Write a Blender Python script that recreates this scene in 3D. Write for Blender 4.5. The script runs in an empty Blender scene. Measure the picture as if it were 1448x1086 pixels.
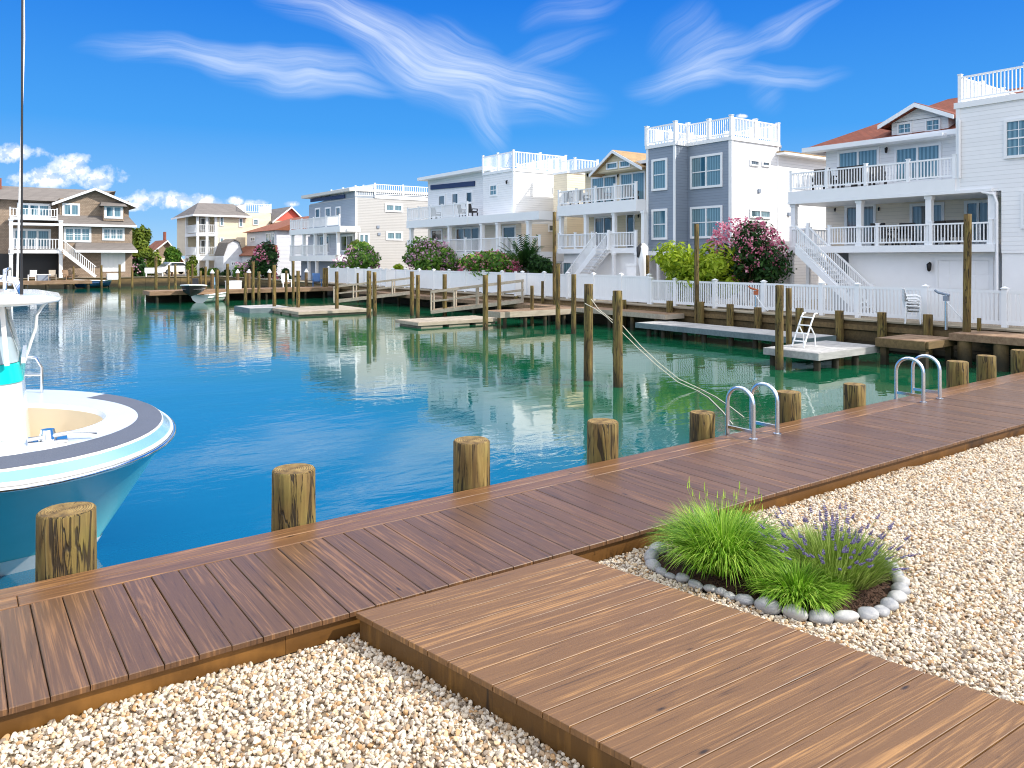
import bpy, math, random
from mathutils import Vector, Matrix, noise
R = math.radians
rnd = random.Random(7)
scene = bpy.context.scene
COL = scene.collection

# ------------------------------------------------------------------ camera geometry
# the lagoon-side boardwalk runs along +X, the houses stand along +Y on the far bank; deck top is z = 0
F_PX, CX, HOR, EYE = 1080.0, 724.0, 365.0, 2.2
FS, FC = 0.590, 0.8074          # forward direction (x, y)

def ray(px):
    r = (px - CX) / F_PX
    return FS + r * FC, FC - r * FS          # world direction (x, y) per unit depth
def gp(px, py, z=0.0):
    d = (EYE - z) * F_PX / (py - HOR); x, y = ray(px)
    return Vector((x * d, y * d, z))
def yx(px, X):
    x, y = ray(px); return y / x * X
def xy(px, Y):
    x, y = ray(px); return x / y * Y
def zat(py, X, Y):
    d = FS * X + FC * Y
    return EYE - (py - HOR) * d / F_PX
def zx(px, py, X): return zat(py, X, yx(px, X))
def zy(px, py, Y): return zat(py, xy(px, Y), Y)

# ------------------------------------------------------------------ mesh collector
class MB:
    def __init__(s): s.v = []; s.f = []; s.m = []; s.t = []; s.sm = []
    def add(s, vs, fs, mat=0, tint=0.5, smooth=False):
        o = len(s.v); s.v.extend([tuple(p) for p in vs])
        for f in fs:
            s.f.append(tuple(i + o for i in f)); s.m.append(mat); s.t.append(tint); s.sm.append(smooth)
    def box(s, x0, x1, y0, y1, z0, z1, mat=0, tint=0.5):
        if x0 > x1: x0, x1 = x1, x0
        if y0 > y1: y0, y1 = y1, y0
        if z0 > z1: z0, z1 = z1, z0
        s.add([(x0,y0,z0),(x1,y0,z0),(x1,y1,z0),(x0,y1,z0),(x0,y0,z1),(x1,y0,z1),(x1,y1,z1),(x0,y1,z1)],
              [(0,3,2,1),(4,5,6,7),(0,1,5,4),(1,2,6,5),(2,3,7,6),(3,0,4,7)], mat, tint)
    def bar(s, p, q, w, h, mat=0, tint=0.5):
        p = Vector(p); q = Vector(q); d = (q - p).normalized()
        up = Vector((0,0,1)) if abs(d.z) < .95 else Vector((1,0,0))
        a = d.cross(up).normalized(); b = a.cross(d).normalized()
        a *= w / 2; b *= h / 2
        vs = [p-a-b, p+a-b, p+a+b, p-a+b, q-a-b, q+a-b, q+a+b, q-a+b]
        s.add(vs, [(0,1,2,3),(7,6,5,4),(0,4,5,1),(1,5,6,2),(2,6,7,3),(3,7,4,0)], mat, tint)
    def prism(s, pts, dv, mat=0, tint=0.5):
        dv = Vector(dv); n = len(pts); pts = [Vector(p) for p in pts]
        nrm = Vector((0,0,0))
        for i in range(1, n - 1): nrm += (pts[i]-pts[0]).cross(pts[i+1]-pts[0])
        if nrm.dot(dv) > 0: pts = pts[::-1]
        vs = pts + [p + dv for p in pts]
        fs = [tuple(range(n)), tuple(range(2*n-1, n-1, -1))]
        for i in range(n):
            j = (i + 1) % n; fs.append((i, i + n, j + n, j))
        s.add(vs, fs, mat, tint)
    def tube(s, pts, r, n=8, mat=0, tint=0.5, cap=True, smooth=True):
        pts = [Vector(p) for p in pts]; k = len(pts)
        rs = r if isinstance(r, (list, tuple)) else [r] * k
        vs = []; ref = None
        for i in range(k):
            d = (pts[min(i+1,k-1)] - pts[max(i-1,0)]).normalized()
            if ref is None: ref = Vector((0,0,1)) if abs(d.z) < .9 else Vector((1,0,0))
            a = d.cross(ref).normalized(); b = a.cross(d).normalized(); ref = b
            for j in range(n):
                t = 2*math.pi*j/n; vs.append(pts[i] + (a*math.cos(t) + b*math.sin(t)) * rs[i])
        fs = [(i*n+j, i*n+(j+1)%n, (i+1)*n+(j+1)%n, (i+1)*n+j) for i in range(k-1) for j in range(n)]
        s.add(vs, fs, mat, tint, smooth)
        if cap:
            s.add([vs[j] for j in range(n)], [tuple(range(n-1,-1,-1))], mat, tint)
            s.add([vs[(k-1)*n+j] for j in range(n)], [tuple(range(n))], mat, tint)
    def grid(s, rows, mat=0, tint=0.5, smooth=True, mats=None):
        n = len(rows[0]); vs = [p for r in rows for p in r]
        for i in range(len(rows)-1):
            pass
        o = len(s.v); s.v.extend([tuple(p) for p in vs])
        for i in range(len(rows)-1):
            for j in range(n-1):
                s.f.append((o+i*n+j, o+i*n+j+1, o+(i+1)*n+j+1, o+(i+1)*n+j))
                s.m.append(mats(i, j) if mats else mat); s.t.append(tint); s.sm.append(smooth)
    def build(s, name, mat, parent=None, tint=False):
        me = bpy.data.meshes.new(name); me.from_pydata(s.v, [], s.f)
        for m in (mat if isinstance(mat, (list, tuple)) else [mat]): me.materials.append(m)
        me.polygons.foreach_set('material_index', s.m)
        me.polygons.foreach_set('use_smooth', s.sm)
        if tint:
            at = me.attributes.new('tint', 'FLOAT', 'FACE'); at.data.foreach_set('value', s.t)
        me.update()
        o = bpy.data.objects.new(name, me); COL.objects.link(o)
        if parent is not None: join(o, parent)
        return o

def join(o, parent):
    o.parent = parent
    if parent.type == 'EMPTY' and not parent.get('_local'):
        o.matrix_parent_inverse = Matrix.Translation(parent.location).inverted()
def tag(o, label=None, cat=None, group=None, kind=None):
    if label: o['label'] = label
    if cat: o['category'] = cat
    if group: o['group'] = group
    if kind: o['kind'] = kind
    return o
def thing(name, label, cat, loc=(0,0,0), group=None, local=False, rz=0):
    o = bpy.data.objects.new(name, None); COL.objects.link(o); o.location = loc; o.rotation_euler = (0,0,rz)
    o.empty_display_size = .2
    if local: o['_local'] = 1
    return tag(o, label, cat, group)
def copy_tree(o, parent=None):
    c = o.copy(); COL.objects.link(c)
    if parent is not None: c.parent = parent
    for ch in list(o.children): copy_tree(ch, c)
    return c

# ------------------------------------------------------------------ materials
def hexc(h):
    f = lambda c: c/12.92 if c <= .04045 else ((c+.055)/1.055)**2.4
    return tuple(f(int(h[i:i+2],16)/255) for i in (0,2,4)) + (1,)
class NT:
    def __init__(s, name):
        s.m = bpy.data.materials.new(name); s.m.use_nodes = True
        s.t = s.m.node_tree; s.t.nodes.clear()
        s.out = s.n('ShaderNodeOutputMaterial')
    def n(s, ty, **k):
        o = s.t.nodes.new(ty)
        for a, b in k.items(): setattr(o, a, b)
        return o
    def l(s, a, b): s.t.links.new(a, b)
    def val(s, sock, v):
        if isinstance(v, bpy.types.NodeSocket): s.l(v, sock)
        elif v is not None: sock.default_value = v
    def math(s, op, a, b=None, c=None):
        o = s.n('ShaderNodeMath', operation=op)
        for i, v in enumerate((a, b, c)):
            if v is not None: s.val(o.inputs[i], v)
        return o.outputs[0]
    def vmath(s, op, a, b=None):
        o = s.n('ShaderNodeVectorMath', operation=op)
        s.val(o.inputs[0], a)
        if b is not None: s.val(o.inputs[1], b)
        return o.outputs['Value'] if op in ('DOT_PRODUCT','LENGTH') else o.outputs[0]
    def mapping(s, v, scale=(1,1,1), rot=(0,0,0), loc=(0,0,0)):
        o = s.n('ShaderNodeMapping'); s.l(v, o.inputs[0])
        o.inputs['Scale'].default_value = scale; o.inputs['Rotation'].default_value = rot; o.inputs['Location'].default_value = loc
        return o.outputs[0]
    def noise(s, v, scale, detail=3, rough=.5, dist=0, out=0):
        o = s.n('ShaderNodeTexNoise'); s.l(v, o.inputs['Vector'])
        o.inputs['Scale'].default_value = scale; o.inputs['Detail'].default_value = detail
        o.inputs['Roughness'].default_value = rough; o.inputs['Distortion'].default_value = dist
        return o.outputs[out]
    def ramp(s, f, stops, interp='LINEAR'):
        o = s.n('ShaderNodeValToRGB'); s.l(f, o.inputs[0]); cr = o.color_ramp; cr.interpolation = interp
        while len(cr.elements) < len(stops): cr.elements.new(.5)
        for e, (p, c) in zip(cr.elements, stops):
            e.position = p; e.color = c if len(c) == 4 else tuple(c) + (1,)
        return o.outputs[0]
    def mix(s, f, a, b, mode='MIX'):
        o = s.n('ShaderNodeMix', data_type='RGBA', blend_type=mode)
        s.val(o.inputs[0], f); s.val(o.inputs[6], a); s.val(o.inputs[7], b)
        return o.outputs[2]
    def attr(s, name, ty='GEOMETRY'):
        return s.n('ShaderNodeAttribute', attribute_name=name, attribute_type=ty).outputs
    def bump(s, h, dist=.01, strength=1, nrm=None):
        o = s.n('ShaderNodeBump'); s.l(h, o.inputs['Height'])
        o.inputs['Distance'].default_value = dist; o.inputs['Strength'].default_value = strength
        if nrm: s.l(nrm, o.inputs['Normal'])
        return o.outputs[0]
    def pos(s): return s.n('ShaderNodeNewGeometry').outputs['Position']
    def objc(s): return s.n('ShaderNodeTexCoord').outputs['Object']
    def sep(s, v):
        o = s.n('ShaderNodeSeparateXYZ'); s.l(v, o.inputs[0]); return o.outputs
    def comb(s, x, y, z):
        o = s.n('ShaderNodeCombineXYZ')
        for i, v in enumerate((x, y, z)): s.val(o.inputs[i], v)
        return o.outputs[0]
    def bsdf(s, color, rough=.5, metal=0, spec=.5, nrm=None, coat=0, coat_r=.1, ior=None, alpha=None):
        b = s.n('ShaderNodeBsdfPrincipled')
        s.val(b.inputs['Base Color'], color); s.val(b.inputs['Roughness'], rough)
        b.inputs['Metallic'].default_value = metal; s.val(b.inputs['Specular IOR Level'], spec)
        b.inputs['Coat Weight'].default_value = coat; b.inputs['Coat Roughness'].default_value = coat_r
        if ior: b.inputs['IOR'].default_value = ior
        if alpha is not None: s.val(b.inputs['Alpha'], alpha)
        if nrm is not None: s.l(nrm, b.inputs['Normal'])
        return b.outputs[0]
    def done(s, sh): s.l(sh, s.out.inputs[0]); return s.m

def plain(name, color, rough=.5, metal=0, var=.12, scale=3, bumpd=0, coat=0):
    k = NT(name); p = k.pos(); n = k.noise(p, scale, 5, .6)
    c = k.mix(n, tuple(x*(1-var) for x in color[:3])+(1,), tuple(min(1,x*(1+var)) for x in color[:3])+(1,))
    nb = k.bump(k.noise(p, 60, 2), bumpd) if bumpd else None
    return k.done(k.bsdf(c, rough, metal, nrm=nb, coat=coat))

def siding(name, color, pitch=.14, dirt=.06):
    k = NT(name); p = k.pos(); z = k.sep(p)[2]
    fr = k.math('FRACT', k.math('DIVIDE', k.math('ADD', z, 50.0), pitch))
    lip = k.math('LESS_THAN', fr, .10)
    n = k.noise(k.mapping(p, (1,1,.35)), .9, 5, .6)
    board = k.n('ShaderNodeTexWhiteNoise', noise_dimensions='1D')
    k.l(k.math('FLOOR', k.math('DIVIDE', k.math('ADD', z, 50.0), pitch)), board.inputs['W'])
    c = k.mix(n, tuple(x*(1-dirt*2) for x in color[:3])+(1,), color)
    c = k.mix(k.math('MULTIPLY', board.outputs[0], .10), c, tuple(x*.6 for x in color[:3])+(1,))
    c = k.mix(k.math('MULTIPLY', lip, .28), c, tuple(x*.35 for x in color[:3])+(1,))
    nb = k.bump(k.math('SUBTRACT', 1.0, fr), .02, .8)
    return k.done(k.bsdf(c, .55, nrm=nb))

def shingle(name, a, b, pitch=.18, wall=False):
    k = NT(name); p = k.pos(); s = k.sep(p)
    u = k.math('ADD', s[0], s[1]) if wall else k.math('ADD', k.math('MULTIPLY', s[0], .37), s[1])
    v = s[2]
    br = k.n('ShaderNodeTexBrick'); k.l(k.comb(u, v, 0.0), br.inputs['Vector'])
    br.inputs['Scale'].default_value = 1; br.inputs['Brick Width'].default_value = .22 if wall else .5
    br.inputs['Row Height'].default_value = pitch if wall else pitch*.5; br.inputs['Mortar Size'].default_value = .012
    br.inputs['Color1'].default_value = a; br.inputs['Color2'].default_value = b
    br.inputs['Mortar'].default_value = tuple(x*.4 for x in a[:3]) + (1,)
    n = k.noise(p, 1.3, 5, .65)
    c = k.mix(k.math('MULTIPLY', n, .6), br.outputs[0], tuple(x*.6 for x in a[:3])+(1,))
    c = k.mix(k.math('MULTIPLY', k.noise(p, 18, 2), .35), c, b)
    return k.done(k.bsdf(c, .85, nrm=k.bump(br.outputs[1], -.01)))

def deck_wood(name, rot, dark, mid, light, rough=.34, rs=1.0):
    """boards with long cathedral grain; rot turns the grain axis onto local Y; 'tint' picks each board's own piece of wood"""
    k = NT(name); t = k.attr('tint')[2]
    p = k.mapping(k.pos(), (1,1,1), (0,0,rot))
    off = k.comb(k.math('MULTIPLY', t, 37.0), k.math('MULTIPLY', t, 91.0), k.math('MULTIPLY', t, 17.0))
    q = k.vmath('ADD', p, off)
    broad = k.noise(k.mapping(q, (9*rs, .38, 1)), 1.0, 2, .5, .35)
    rings = k.math('FRACT', k.math('MULTIPLY', broad, 11.0))
    rings = k.math('ABSOLUTE', k.math('SUBTRACT', k.math('MULTIPLY', rings, 2.0), 1.0))
    fine = k.noise(k.mapping(q, (130*rs, 2.2, 1)), 1.0, 4, .65)
    streak = k.noise(k.mapping(q, (34*rs, .42, 1)), 1.0, 5, .68, .25)
    f = k.math('ADD', k.math('MULTIPLY', streak, .66), k.math('ADD', k.math('MULTIPLY', rings, .13), k.math('MULTIPLY', fine, .42)))
    f = k.math('ADD', f, k.math('MULTIPLY', k.math('SUBTRACT', t, .5), .09))
    c = k.ramp(f, [(.36, dark), (.52, mid), (.62, mid), (.80, light)])
    # dark slits, small knots
    slit = k.noise(k.mapping(q, (70*rs, .9, 1)), 1.0, 3, .6, .3)
    c = k.mix(k.ramp(slit, [(.66, (0,0,0,1)), (.74, (1,1,1,1))]), c, tuple(x*.45 for x in dark[:3])+(1,))
    vor = k.n('ShaderNodeTexVoronoi'); k.l(k.mapping(q, (5*rs, 1.6, 1)), vor.inputs['Vector']); vor.inputs['Scale'].default_value = 1
    c = k.mix(k.ramp(vor.outputs[0], [(.03, (1,1,1,1)), (.075, (0,0,0,1))]), c, tuple(x*.5 for x in dark[:3])+(1,))
    wear = k.noise(k.pos(), 1.4, 4, .6)
    rg = k.math('ADD', k.math('MULTIPLY', fine, .18), k.math('ADD', rough - .15, k.math('MULTIPLY', wear, .14)))
    nb = k.bump(k.math('ADD', fine, k.math('MULTIPLY', rings, .3)), .0016, .8)
    return k.done(k.bsdf(c, rg, nrm=nb, spec=.5))

def pile_wood(name, wet_shade=True):
    k = NT(name); p = k.objc(); w = k.sep(k.pos())
    oi = k.n('ShaderNodeObjectInfo').outputs['Random']
    q = k.vmath('ADD', p, k.comb(k.math('MULTIPLY', oi, 40.0), k.math('MULTIPLY', oi, 23.0), 0.0))
    st = k.noise(k.mapping(q, (14, 14, 1.0)), 1.0, 5, .65, .6)
    fine = k.noise(k.mapping(q, (60, 60, 3)), 1.0, 3, .6)
    blot = k.noise(k.mapping(q, (4, 4, 2.2)), 1.0, 4, .6)
    c = k.ramp(st, [(.30, hexc('2c1e0c')), (.44, hexc('634a22')), (.58, hexc('8a733b')), (.8, hexc('b39c64'))])
    c = k.mix(k.math('MULTIPLY', k.ramp(blot, [(.45,(0,0,0,1)),(.7,(1,1,1,1))]), .55), c, hexc('6f6f30'))
    c = k.mix(k.math('MULTIPLY', fine, .35), c, hexc('8a7444'))
    crack = k.noise(k.mapping(q, (17, 17, 1.1)), 1.0, 5, .72, 1.6)
    cr = k.ramp(crack, [(.36, (1,1,1,1)), (.43, (0,0,0,1))])
    c = k.mix(k.math('MULTIPLY', cr, .92), c, hexc('1a1208'))
    check = k.noise(k.mapping(q, (7, 7, .75)), 1.0, 3, .55, 1.0)
    ck = k.math('SUBTRACT', 1.0, k.ramp(k.math('ABSOLUTE', k.math('SUBTRACT', check, .52)), [(.008, (0,0,0,1)), (.026, (1,1,1,1))]))
    c = k.mix(k.math('MULTIPLY', ck, .9), c, hexc('140d06')); cr = k.math('MAXIMUM', cr, ck)
    tone = k.noise(k.mapping(q, (2.2, 2.2, .8)), 1.0, 2, .5)
    c = k.mix(k.math('MULTIPLY', k.ramp(tone, [(.35,(0,0,0,1)),(.65,(1,1,1,1))]), .45), c, hexc('4a3a1c'))
    if wet_shade:
        zz = k.math('ADD', w[2], k.math('MULTIPLY', k.noise(k.pos(), 3, 3), .35))
        wt = k.ramp(k.math('ADD', k.math('MULTIPLY', zz, .8), .75), [(.0, (1,1,1,1)), (.42, (0,0,0,1))])
        c = k.mix(k.math('MULTIPLY', wt, .8), c, hexc('1c1a10'))
    h = k.math('SUBTRACT', k.math('MULTIPLY', st, .6), cr)
    return k.done(k.bsdf(c, .8, nrm=k.bump(h, .012, .9)))
def end_grain(name):
    k = NT(name); p = k.objc(); s = k.sep(p)
    oi = k.n('ShaderNodeObjectInfo').outputs['Random']
    r = k.vmath('LENGTH', k.comb(k.math('ADD', s[0], .02), s[1], 0.0))
    nn = k.noise(p, 9, 4, .6)
    rr = k.math('SINE', k.math('ADD', k.math('MULTIPLY', r, 330.0), k.math('MULTIPLY', nn, 16.0)))
    c = k.ramp(k.math('ADD', k.math('MULTIPLY', rr, .03), nn), [(.3, hexc('4a381e')), (.5, hexc('806638')), (.75, hexc('a88c54'))])
    ang = k.math('ARCTAN2', s[1], s[0])
    ck = k.noise(k.comb(k.math('ADD', k.math('MULTIPLY', ang, 3.0), k.math('MULTIPLY', oi, 30.0)), k.math('MULTIPLY', r, 3.0), 0.0), 1.2, 3, .6)
    c = k.mix(k.ramp(ck, [(.30, (1,1,1,1)), (.36, (0,0,0,1))]), c, hexc('2a1c0e'))
    return k.done(k.bsdf(c, .85, nrm=k.bump(rr, .003)))

def old_plank(name, a, b, rot=0, wet_shade=False):
    k = NT(name); p = k.mapping(k.pos(), (1,1,1), (0,0,rot)); t = k.attr('tint')[2]
    q = k.vmath('ADD', p, k.comb(k.math('MULTIPLY', t, 31.0), k.math('MULTIPLY', t, 57.0), 0.0))
    n = k.noise(k.mapping(q, (12, 1.2, 9)), 1.0, 5, .65)
    c = k.mix(k.ramp(n, [(.3, (0,0,0,1)), (.7, (1,1,1,1))]), a, b)
    c = k.mix(k.math('MULTIPLY', k.math('SUBTRACT', 1.0, t), .35), c, tuple(x*.5 for x in a[:3])+(1,))
    blot = k.noise(k.pos(), 1.1, 4, .6)
    c = k.mix(k.math('MULTIPLY', k.ramp(blot, [(.5, (0,0,0,1)), (.75, (1,1,1,1))]), .5), c, tuple(x*.45 for x in a[:3])+(1,))
    if wet_shade:   # shade under the docks painted into the lower boards as a dark stain
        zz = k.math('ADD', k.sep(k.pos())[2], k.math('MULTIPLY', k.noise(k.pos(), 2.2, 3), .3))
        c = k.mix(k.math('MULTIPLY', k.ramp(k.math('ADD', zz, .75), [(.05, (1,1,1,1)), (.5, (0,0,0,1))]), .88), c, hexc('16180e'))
    return k.done(k.bsdf(c, .8, nrm=k.bump(n, .006)))

def foliage(name, stops, trans=.35, rough=.55):
    k = NT(name); t = k.attr('tint')[2]
    n = k.noise(k.pos(), 2.5, 3)
    f = k.math('ADD', k.math('MULTIPLY', t, .8), k.math('MULTIPLY', n, .25))
    c = k.ramp(f, stops)
    b = k.bsdf(c, rough, spec=.3)
    tr = k.n('ShaderNodeBsdfTranslucent'); k.l(c, tr.inputs[0])
    mx = k.n('ShaderNodeMixShader'); mx.inputs[0].default_value = trans
    k.l(b, mx.inputs[1]); k.l(tr.outputs[0], mx.inputs[2])
    return k.done(mx.outputs[0])

def glass(name, dark, curtain, amount=.5):
    k = NT(name); p = k.pos(); s = k.sep(p)
    oi = k.n('ShaderNodeObjectInfo').outputs['Random']
    u = k.math('ADD', s[0], s[1])
    fold = k.math('ADD', k.math('MULTIPLY', k.math('SINE', k.math('MULTIPLY', u, 38.0)), .25), .6)
    open_ = k.noise(k.comb(k.math('MULTIPLY', u, .9), k.math('MULTIPLY', oi, 50.0), k.math('MULTIPLY', s[2], .15)), 1.0, 2)
    m = k.ramp(open_, [(.5-.35*(amount), (0,0,0,1)), (.5-.35*(amount)+.06, (1,1,1,1))])
    c = k.mix(k.math('MULTIPLY', m, k.math('MULTIPLY', fold, amount+.25)), dark, curtain)
    n = k.noise(p, 1.2, 2)
    return k.done(k.bsdf(c, .04, spec=.9, ior=1.6, nrm=k.bump(n, .012, .5)))

M = {}
M['white'] = plain('white_paint', (.85,.855,.86), .45, var=.04)
M['white_vinyl'] = plain('white_vinyl', (.88,.885,.89), .35, var=.03)
M['trim'] = plain('white_trim', (.82,.83,.84), .5, var=.04)
M['sid_white'] = siding('white_siding', (.86,.865,.87,1), .16)
M['sid_gray'] = siding('slate_siding', hexc('8793a2'), .15)
M['sid_ltgray'] = siding('light_grey_siding', hexc('b9b7b4'), .16)
M['sid_blue'] = siding('blue_grey_siding', hexc('97a2ae'), .16)
M['sid_cream'] = siding('cream_siding', hexc('eadcc0'), .16)
M['sid_tan'] = siding('tan_siding', hexc('e0d0b0'), .16)
M['sid_porch'] = siding('bounce_tinted_siding', hexc('efe2cf'), .16)  # warm bounced sunlight painted into the porch wall colour
M['sid_pale'] = siding('pale_siding', hexc('d7d9e0'), .16)
M['cedar'] = shingle('cedar_shingle', hexc('94806d'), hexc('ae9a86'), .16, True)
M['roof_gray'] = shingle('grey_roof_shingle', hexc('77706b'), hexc('8d857f'))
M['roof_red'] = shingle('red_roof_shingle', hexc('78371f'), hexc('904a30'))
M['roof_brown'] = shingle('brown_roof_shingle', hexc('8a4f36'), hexc('a3664a'))
M['roof_tan'] = shingle('tan_roof_shingle', hexc('a88a62'), hexc('c2a276'))
M['roof_flat'] = plain('flat_roof', (.62,.6,.57), .8)
M['navy'] = plain('navy_awning', hexc('243a63'), .7)
M['glass'] = glass('window_glass', (.015,.06,.08,1), (.30,.47,.54,1), .5)
M['glass_dark'] = glass('door_glass', (.015,.022,.025,1), (.45,.5,.52,1), .22)
M['dark'] = plain('dark_wicker', (.03,.026,.025), .6)
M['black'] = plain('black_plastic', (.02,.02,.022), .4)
M['iron'] = plain('black_iron', (.02,.02,.02), .5, .6)
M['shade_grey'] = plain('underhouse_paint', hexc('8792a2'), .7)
M['brick'] = shingle('brick_masonry', hexc('9a5340'), hexc('b06a52'), .08, True)
M['pile'] = pile_wood('piling_wood')
M['pile_end'] = end_grain('piling_end_grain')
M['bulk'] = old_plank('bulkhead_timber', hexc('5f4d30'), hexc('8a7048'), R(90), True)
M['cap'] = old_plank('bulkhead_cap', hexc('8f826d'), hexc('b3a68e'), 0)
M['brown_dock'] = old_plank('brown_dock_boards', hexc('7c5f48'), hexc('a5886a'), R(90))
M['grey_dock'] = old_plank('grey_dock_boards', hexc('a3a1a0'), hexc('c4c2be'), R(90))
M['grey_skirt'] = old_plank('grey_dock_skirt', hexc('5f6f74'), hexc('7b8a8e'), R(90))
M['pale_dock'] = old_plank('pale_dock_boards', hexc('a09280'), hexc('c0b4a2'), R(90))
M['deck'] = deck_wood('boardwalk_planks', 0, hexc('35241a'), hexc('5e432e'), hexc('8c6542'), .36)
M['deck_edge'] = deck_wood('boardwalk_edge', R(90), hexc('36251a'), hexc('6b4b31'), hexc('9f744a'), .33)
M['plat'] = deck_wood('platform_planks', R(93.5), hexc('402c1a'), hexc('705030'), hexc('a67b4a'), .44)
M['fascia'] = deck_wood('honey_fascia', R(90), hexc('38230e'), hexc('644218'), hexc('8c6029'), .5)
M['fascia_side'] = deck_wood('honey_fascia_side', R(0), hexc('33200a'), hexc('573a12'), hexc('76521e'), .5)
M['steel'] = plain('brushed_aluminium', (.72,.74,.77), .22, 1.0, var=.05)
M['rope'] = plain('mooring_rope', (.62,.56,.45), .9, var=.25, scale=40)
M['soil'] = plain('mulch', hexc('4a3222'), .95, var=.5, scale=25, bumpd=.03)
M['leaf_green'] = foliage('shrub_leaf', [(.1, hexc('264616')), (.5, hexc('4d7a26')), (.9, hexc('8fae44'))])
M['leaf_lime'] = foliage('lime_leaf', [(.05, hexc('4a6a10')), (.45, hexc('8fa820')), (.9, hexc('c3cf45'))], .4)
M['leaf_dark'] = foliage('dark_leaf', [(.1, hexc('0f2410')), (.5, hexc('24491f')), (.9, hexc('4a7030'))])
M['leaf_autumn'] = foliage('olive_leaf', [(.1, hexc('2f3f10')), (.5, hexc('5f741e')), (.9, hexc('98a440'))])
M['pink'] = foliage('pink_blossom', [(.1, hexc('b5486c')), (.5, hexc('dc7f9c')), (.9, hexc('f5bcc8'))], .3)
M['lilac'] = foliage('lilac_blossom', [(.1, hexc('a5728f')), (.5, hexc('c898b4')), (.9, hexc('ecc8d2'))], .3)
M['bark'] = plain('bark', hexc('5a4632'), .9, var=.4, scale=20)
M['grass'] = foliage('grass_blade', [(.05, hexc('3c6612')), (.5, hexc('78aa26')), (.95, hexc('c4de62'))], .36, .42)
M['lav_leaf'] = foliage('lavender_leaf', [(.05, hexc('4a6422')), (.5, hexc('86a040')), (.95, hexc('bccb74'))], .35)
M['lav'] = foliage('lavender_flower', [(.05, hexc('54487c')), (.5, hexc('7f76a6')), (.95, hexc('aca4c4'))], .25)
M['gel'] = plain('white_gelcoat', (.86,.85,.82), .18, var=.03, coat=.6)
M['cream'] = plain('cream_liner', (.74,.62,.45), .35, var=.05)
M['hull'] = plain('teal_hull', hexc('74d2d8'), .2, var=.06, coat=.3)
M['pale_blue'] = plain('pale_blue_gelcoat', hexc('7ba6c2'), .2, var=.05, coat=.5)
M['aqua'] = plain('aqua_stripe', hexc('00c0bd'), .25, var=.05, coat=.4)
M['pad'] = plain('grey_nonskid', hexc('565c6b'), .8, var=.12, bumpd=.003)
M['bottom'] = plain('bottom_paint', hexc('1f5a40'), .5)
M['chrome'] = plain('polished_steel', (.8,.8,.8), .08, 1.0, var=.02)
k = NT('clear_vinyl')
b = k.bsdf((.42,.52,.56,1), .06, spec=.8, alpha=.86); M['vinyl'] = k.done(b)
M['car'] = plain('white_car_paint', (.8,.8,.82), .2, coat=.6, var=.02)
M['blue_boat'] = plain('blue_boat_paint', hexc('2d5f96'), .3)
M['rubber'] = plain('rubber', (.02,.02,.02), .8)
M['coral'] = siding('coral_siding', hexc('d9604c'), .16)
M['purple'] = plain('terracotta', hexc('b0603c'), .8)

def stone_mat(name):
    k = NT(name); p = k.objc(); oi = k.n('ShaderNodeObjectInfo').outputs['Random']
    q = k.vmath('ADD', p, k.comb(k.math('MULTIPLY', oi, 20.0), 0.0, k.math('MULTIPLY', oi, 33.0)))
    st = k.noise(k.mapping(q, (9, 9, 40), (.5,.3,0)), 1.0, 4, .6, .5)
    sp = k.noise(q, 130, 3, .6)
    base = k.mix(oi, hexc('7c7f86'), hexc('aeadab'))
    c = k.mix(k.math('MULTIPLY', k.ramp(st, [(.4,(0,0,0,1)),(.68,(1,1,1,1))]), .6), base, hexc('c9c6bf'))
    c = k.mix(k.math('MULTIPLY', k.ramp(sp, [(.5,(0,0,0,1)),(.75,(1,1,1,1))]), .4), c, hexc('6d6f74'))
    return k.done(k.bsdf(c, .6, nrm=k.bump(sp, .0015)))
M['stone'] = stone_mat('river_stone')
def gravel_mat():
    k = NT('gravel_stone'); oi = k.n('ShaderNodeObjectInfo').outputs['Random']
    c = k.ramp(oi, [(0, hexc('8a7b6a')), (.10, hexc('a88d6e')), (.2, hexc('cbbba3')), (.45, hexc('d7cbb8')), (.6, hexc('c0a886')),
                    (.69, hexc('b08a5e')), (.74, hexc('d2c5b1')), (.92, hexc('b8ad9f')), (1, hexc('989494'))], 'CONSTANT')
    p = k.objc(); n = k.noise(p, 1.6, 4, .6)
    c = k.mix(k.math('MULTIPLY', k.ramp(n, [(.5,(0,0,0,1)),(.72,(1,1,1,1))]), .45), c, hexc('c08a50'))
    return k.done(k.bsdf(c, .6, nrm=k.bump(k.noise(p, 6, 3), .05, .4)))
M['gravel'] = gravel_mat()
def ground_mat():
    k = NT('ground_gravel'); p = k.pos()
    vor = k.n('ShaderNodeTexVoronoi'); k.l(p, vor.inputs['Vector']); vor.inputs['Scale'].default_value = 32
    c = k.mix(k.sep(vor.outputs['Color'])[0], hexc('a8947a'), hexc('e0d3bf'))
    c = k.mix(k.ramp(vor.outputs['Distance'], [(.35,(0,0,0,1)),(.7,(1,1,1,1))]), c, hexc('6b5a44'))
    return k.done(k.bsdf(c, .85, nrm=k.bump(vor.outputs['Distance'], -.02)))
M['ground'] = ground_mat()
M['gravel_bed'] = plain('gravel_bed', hexc('7a6a54'), .95, var=.4, scale=40)
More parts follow.
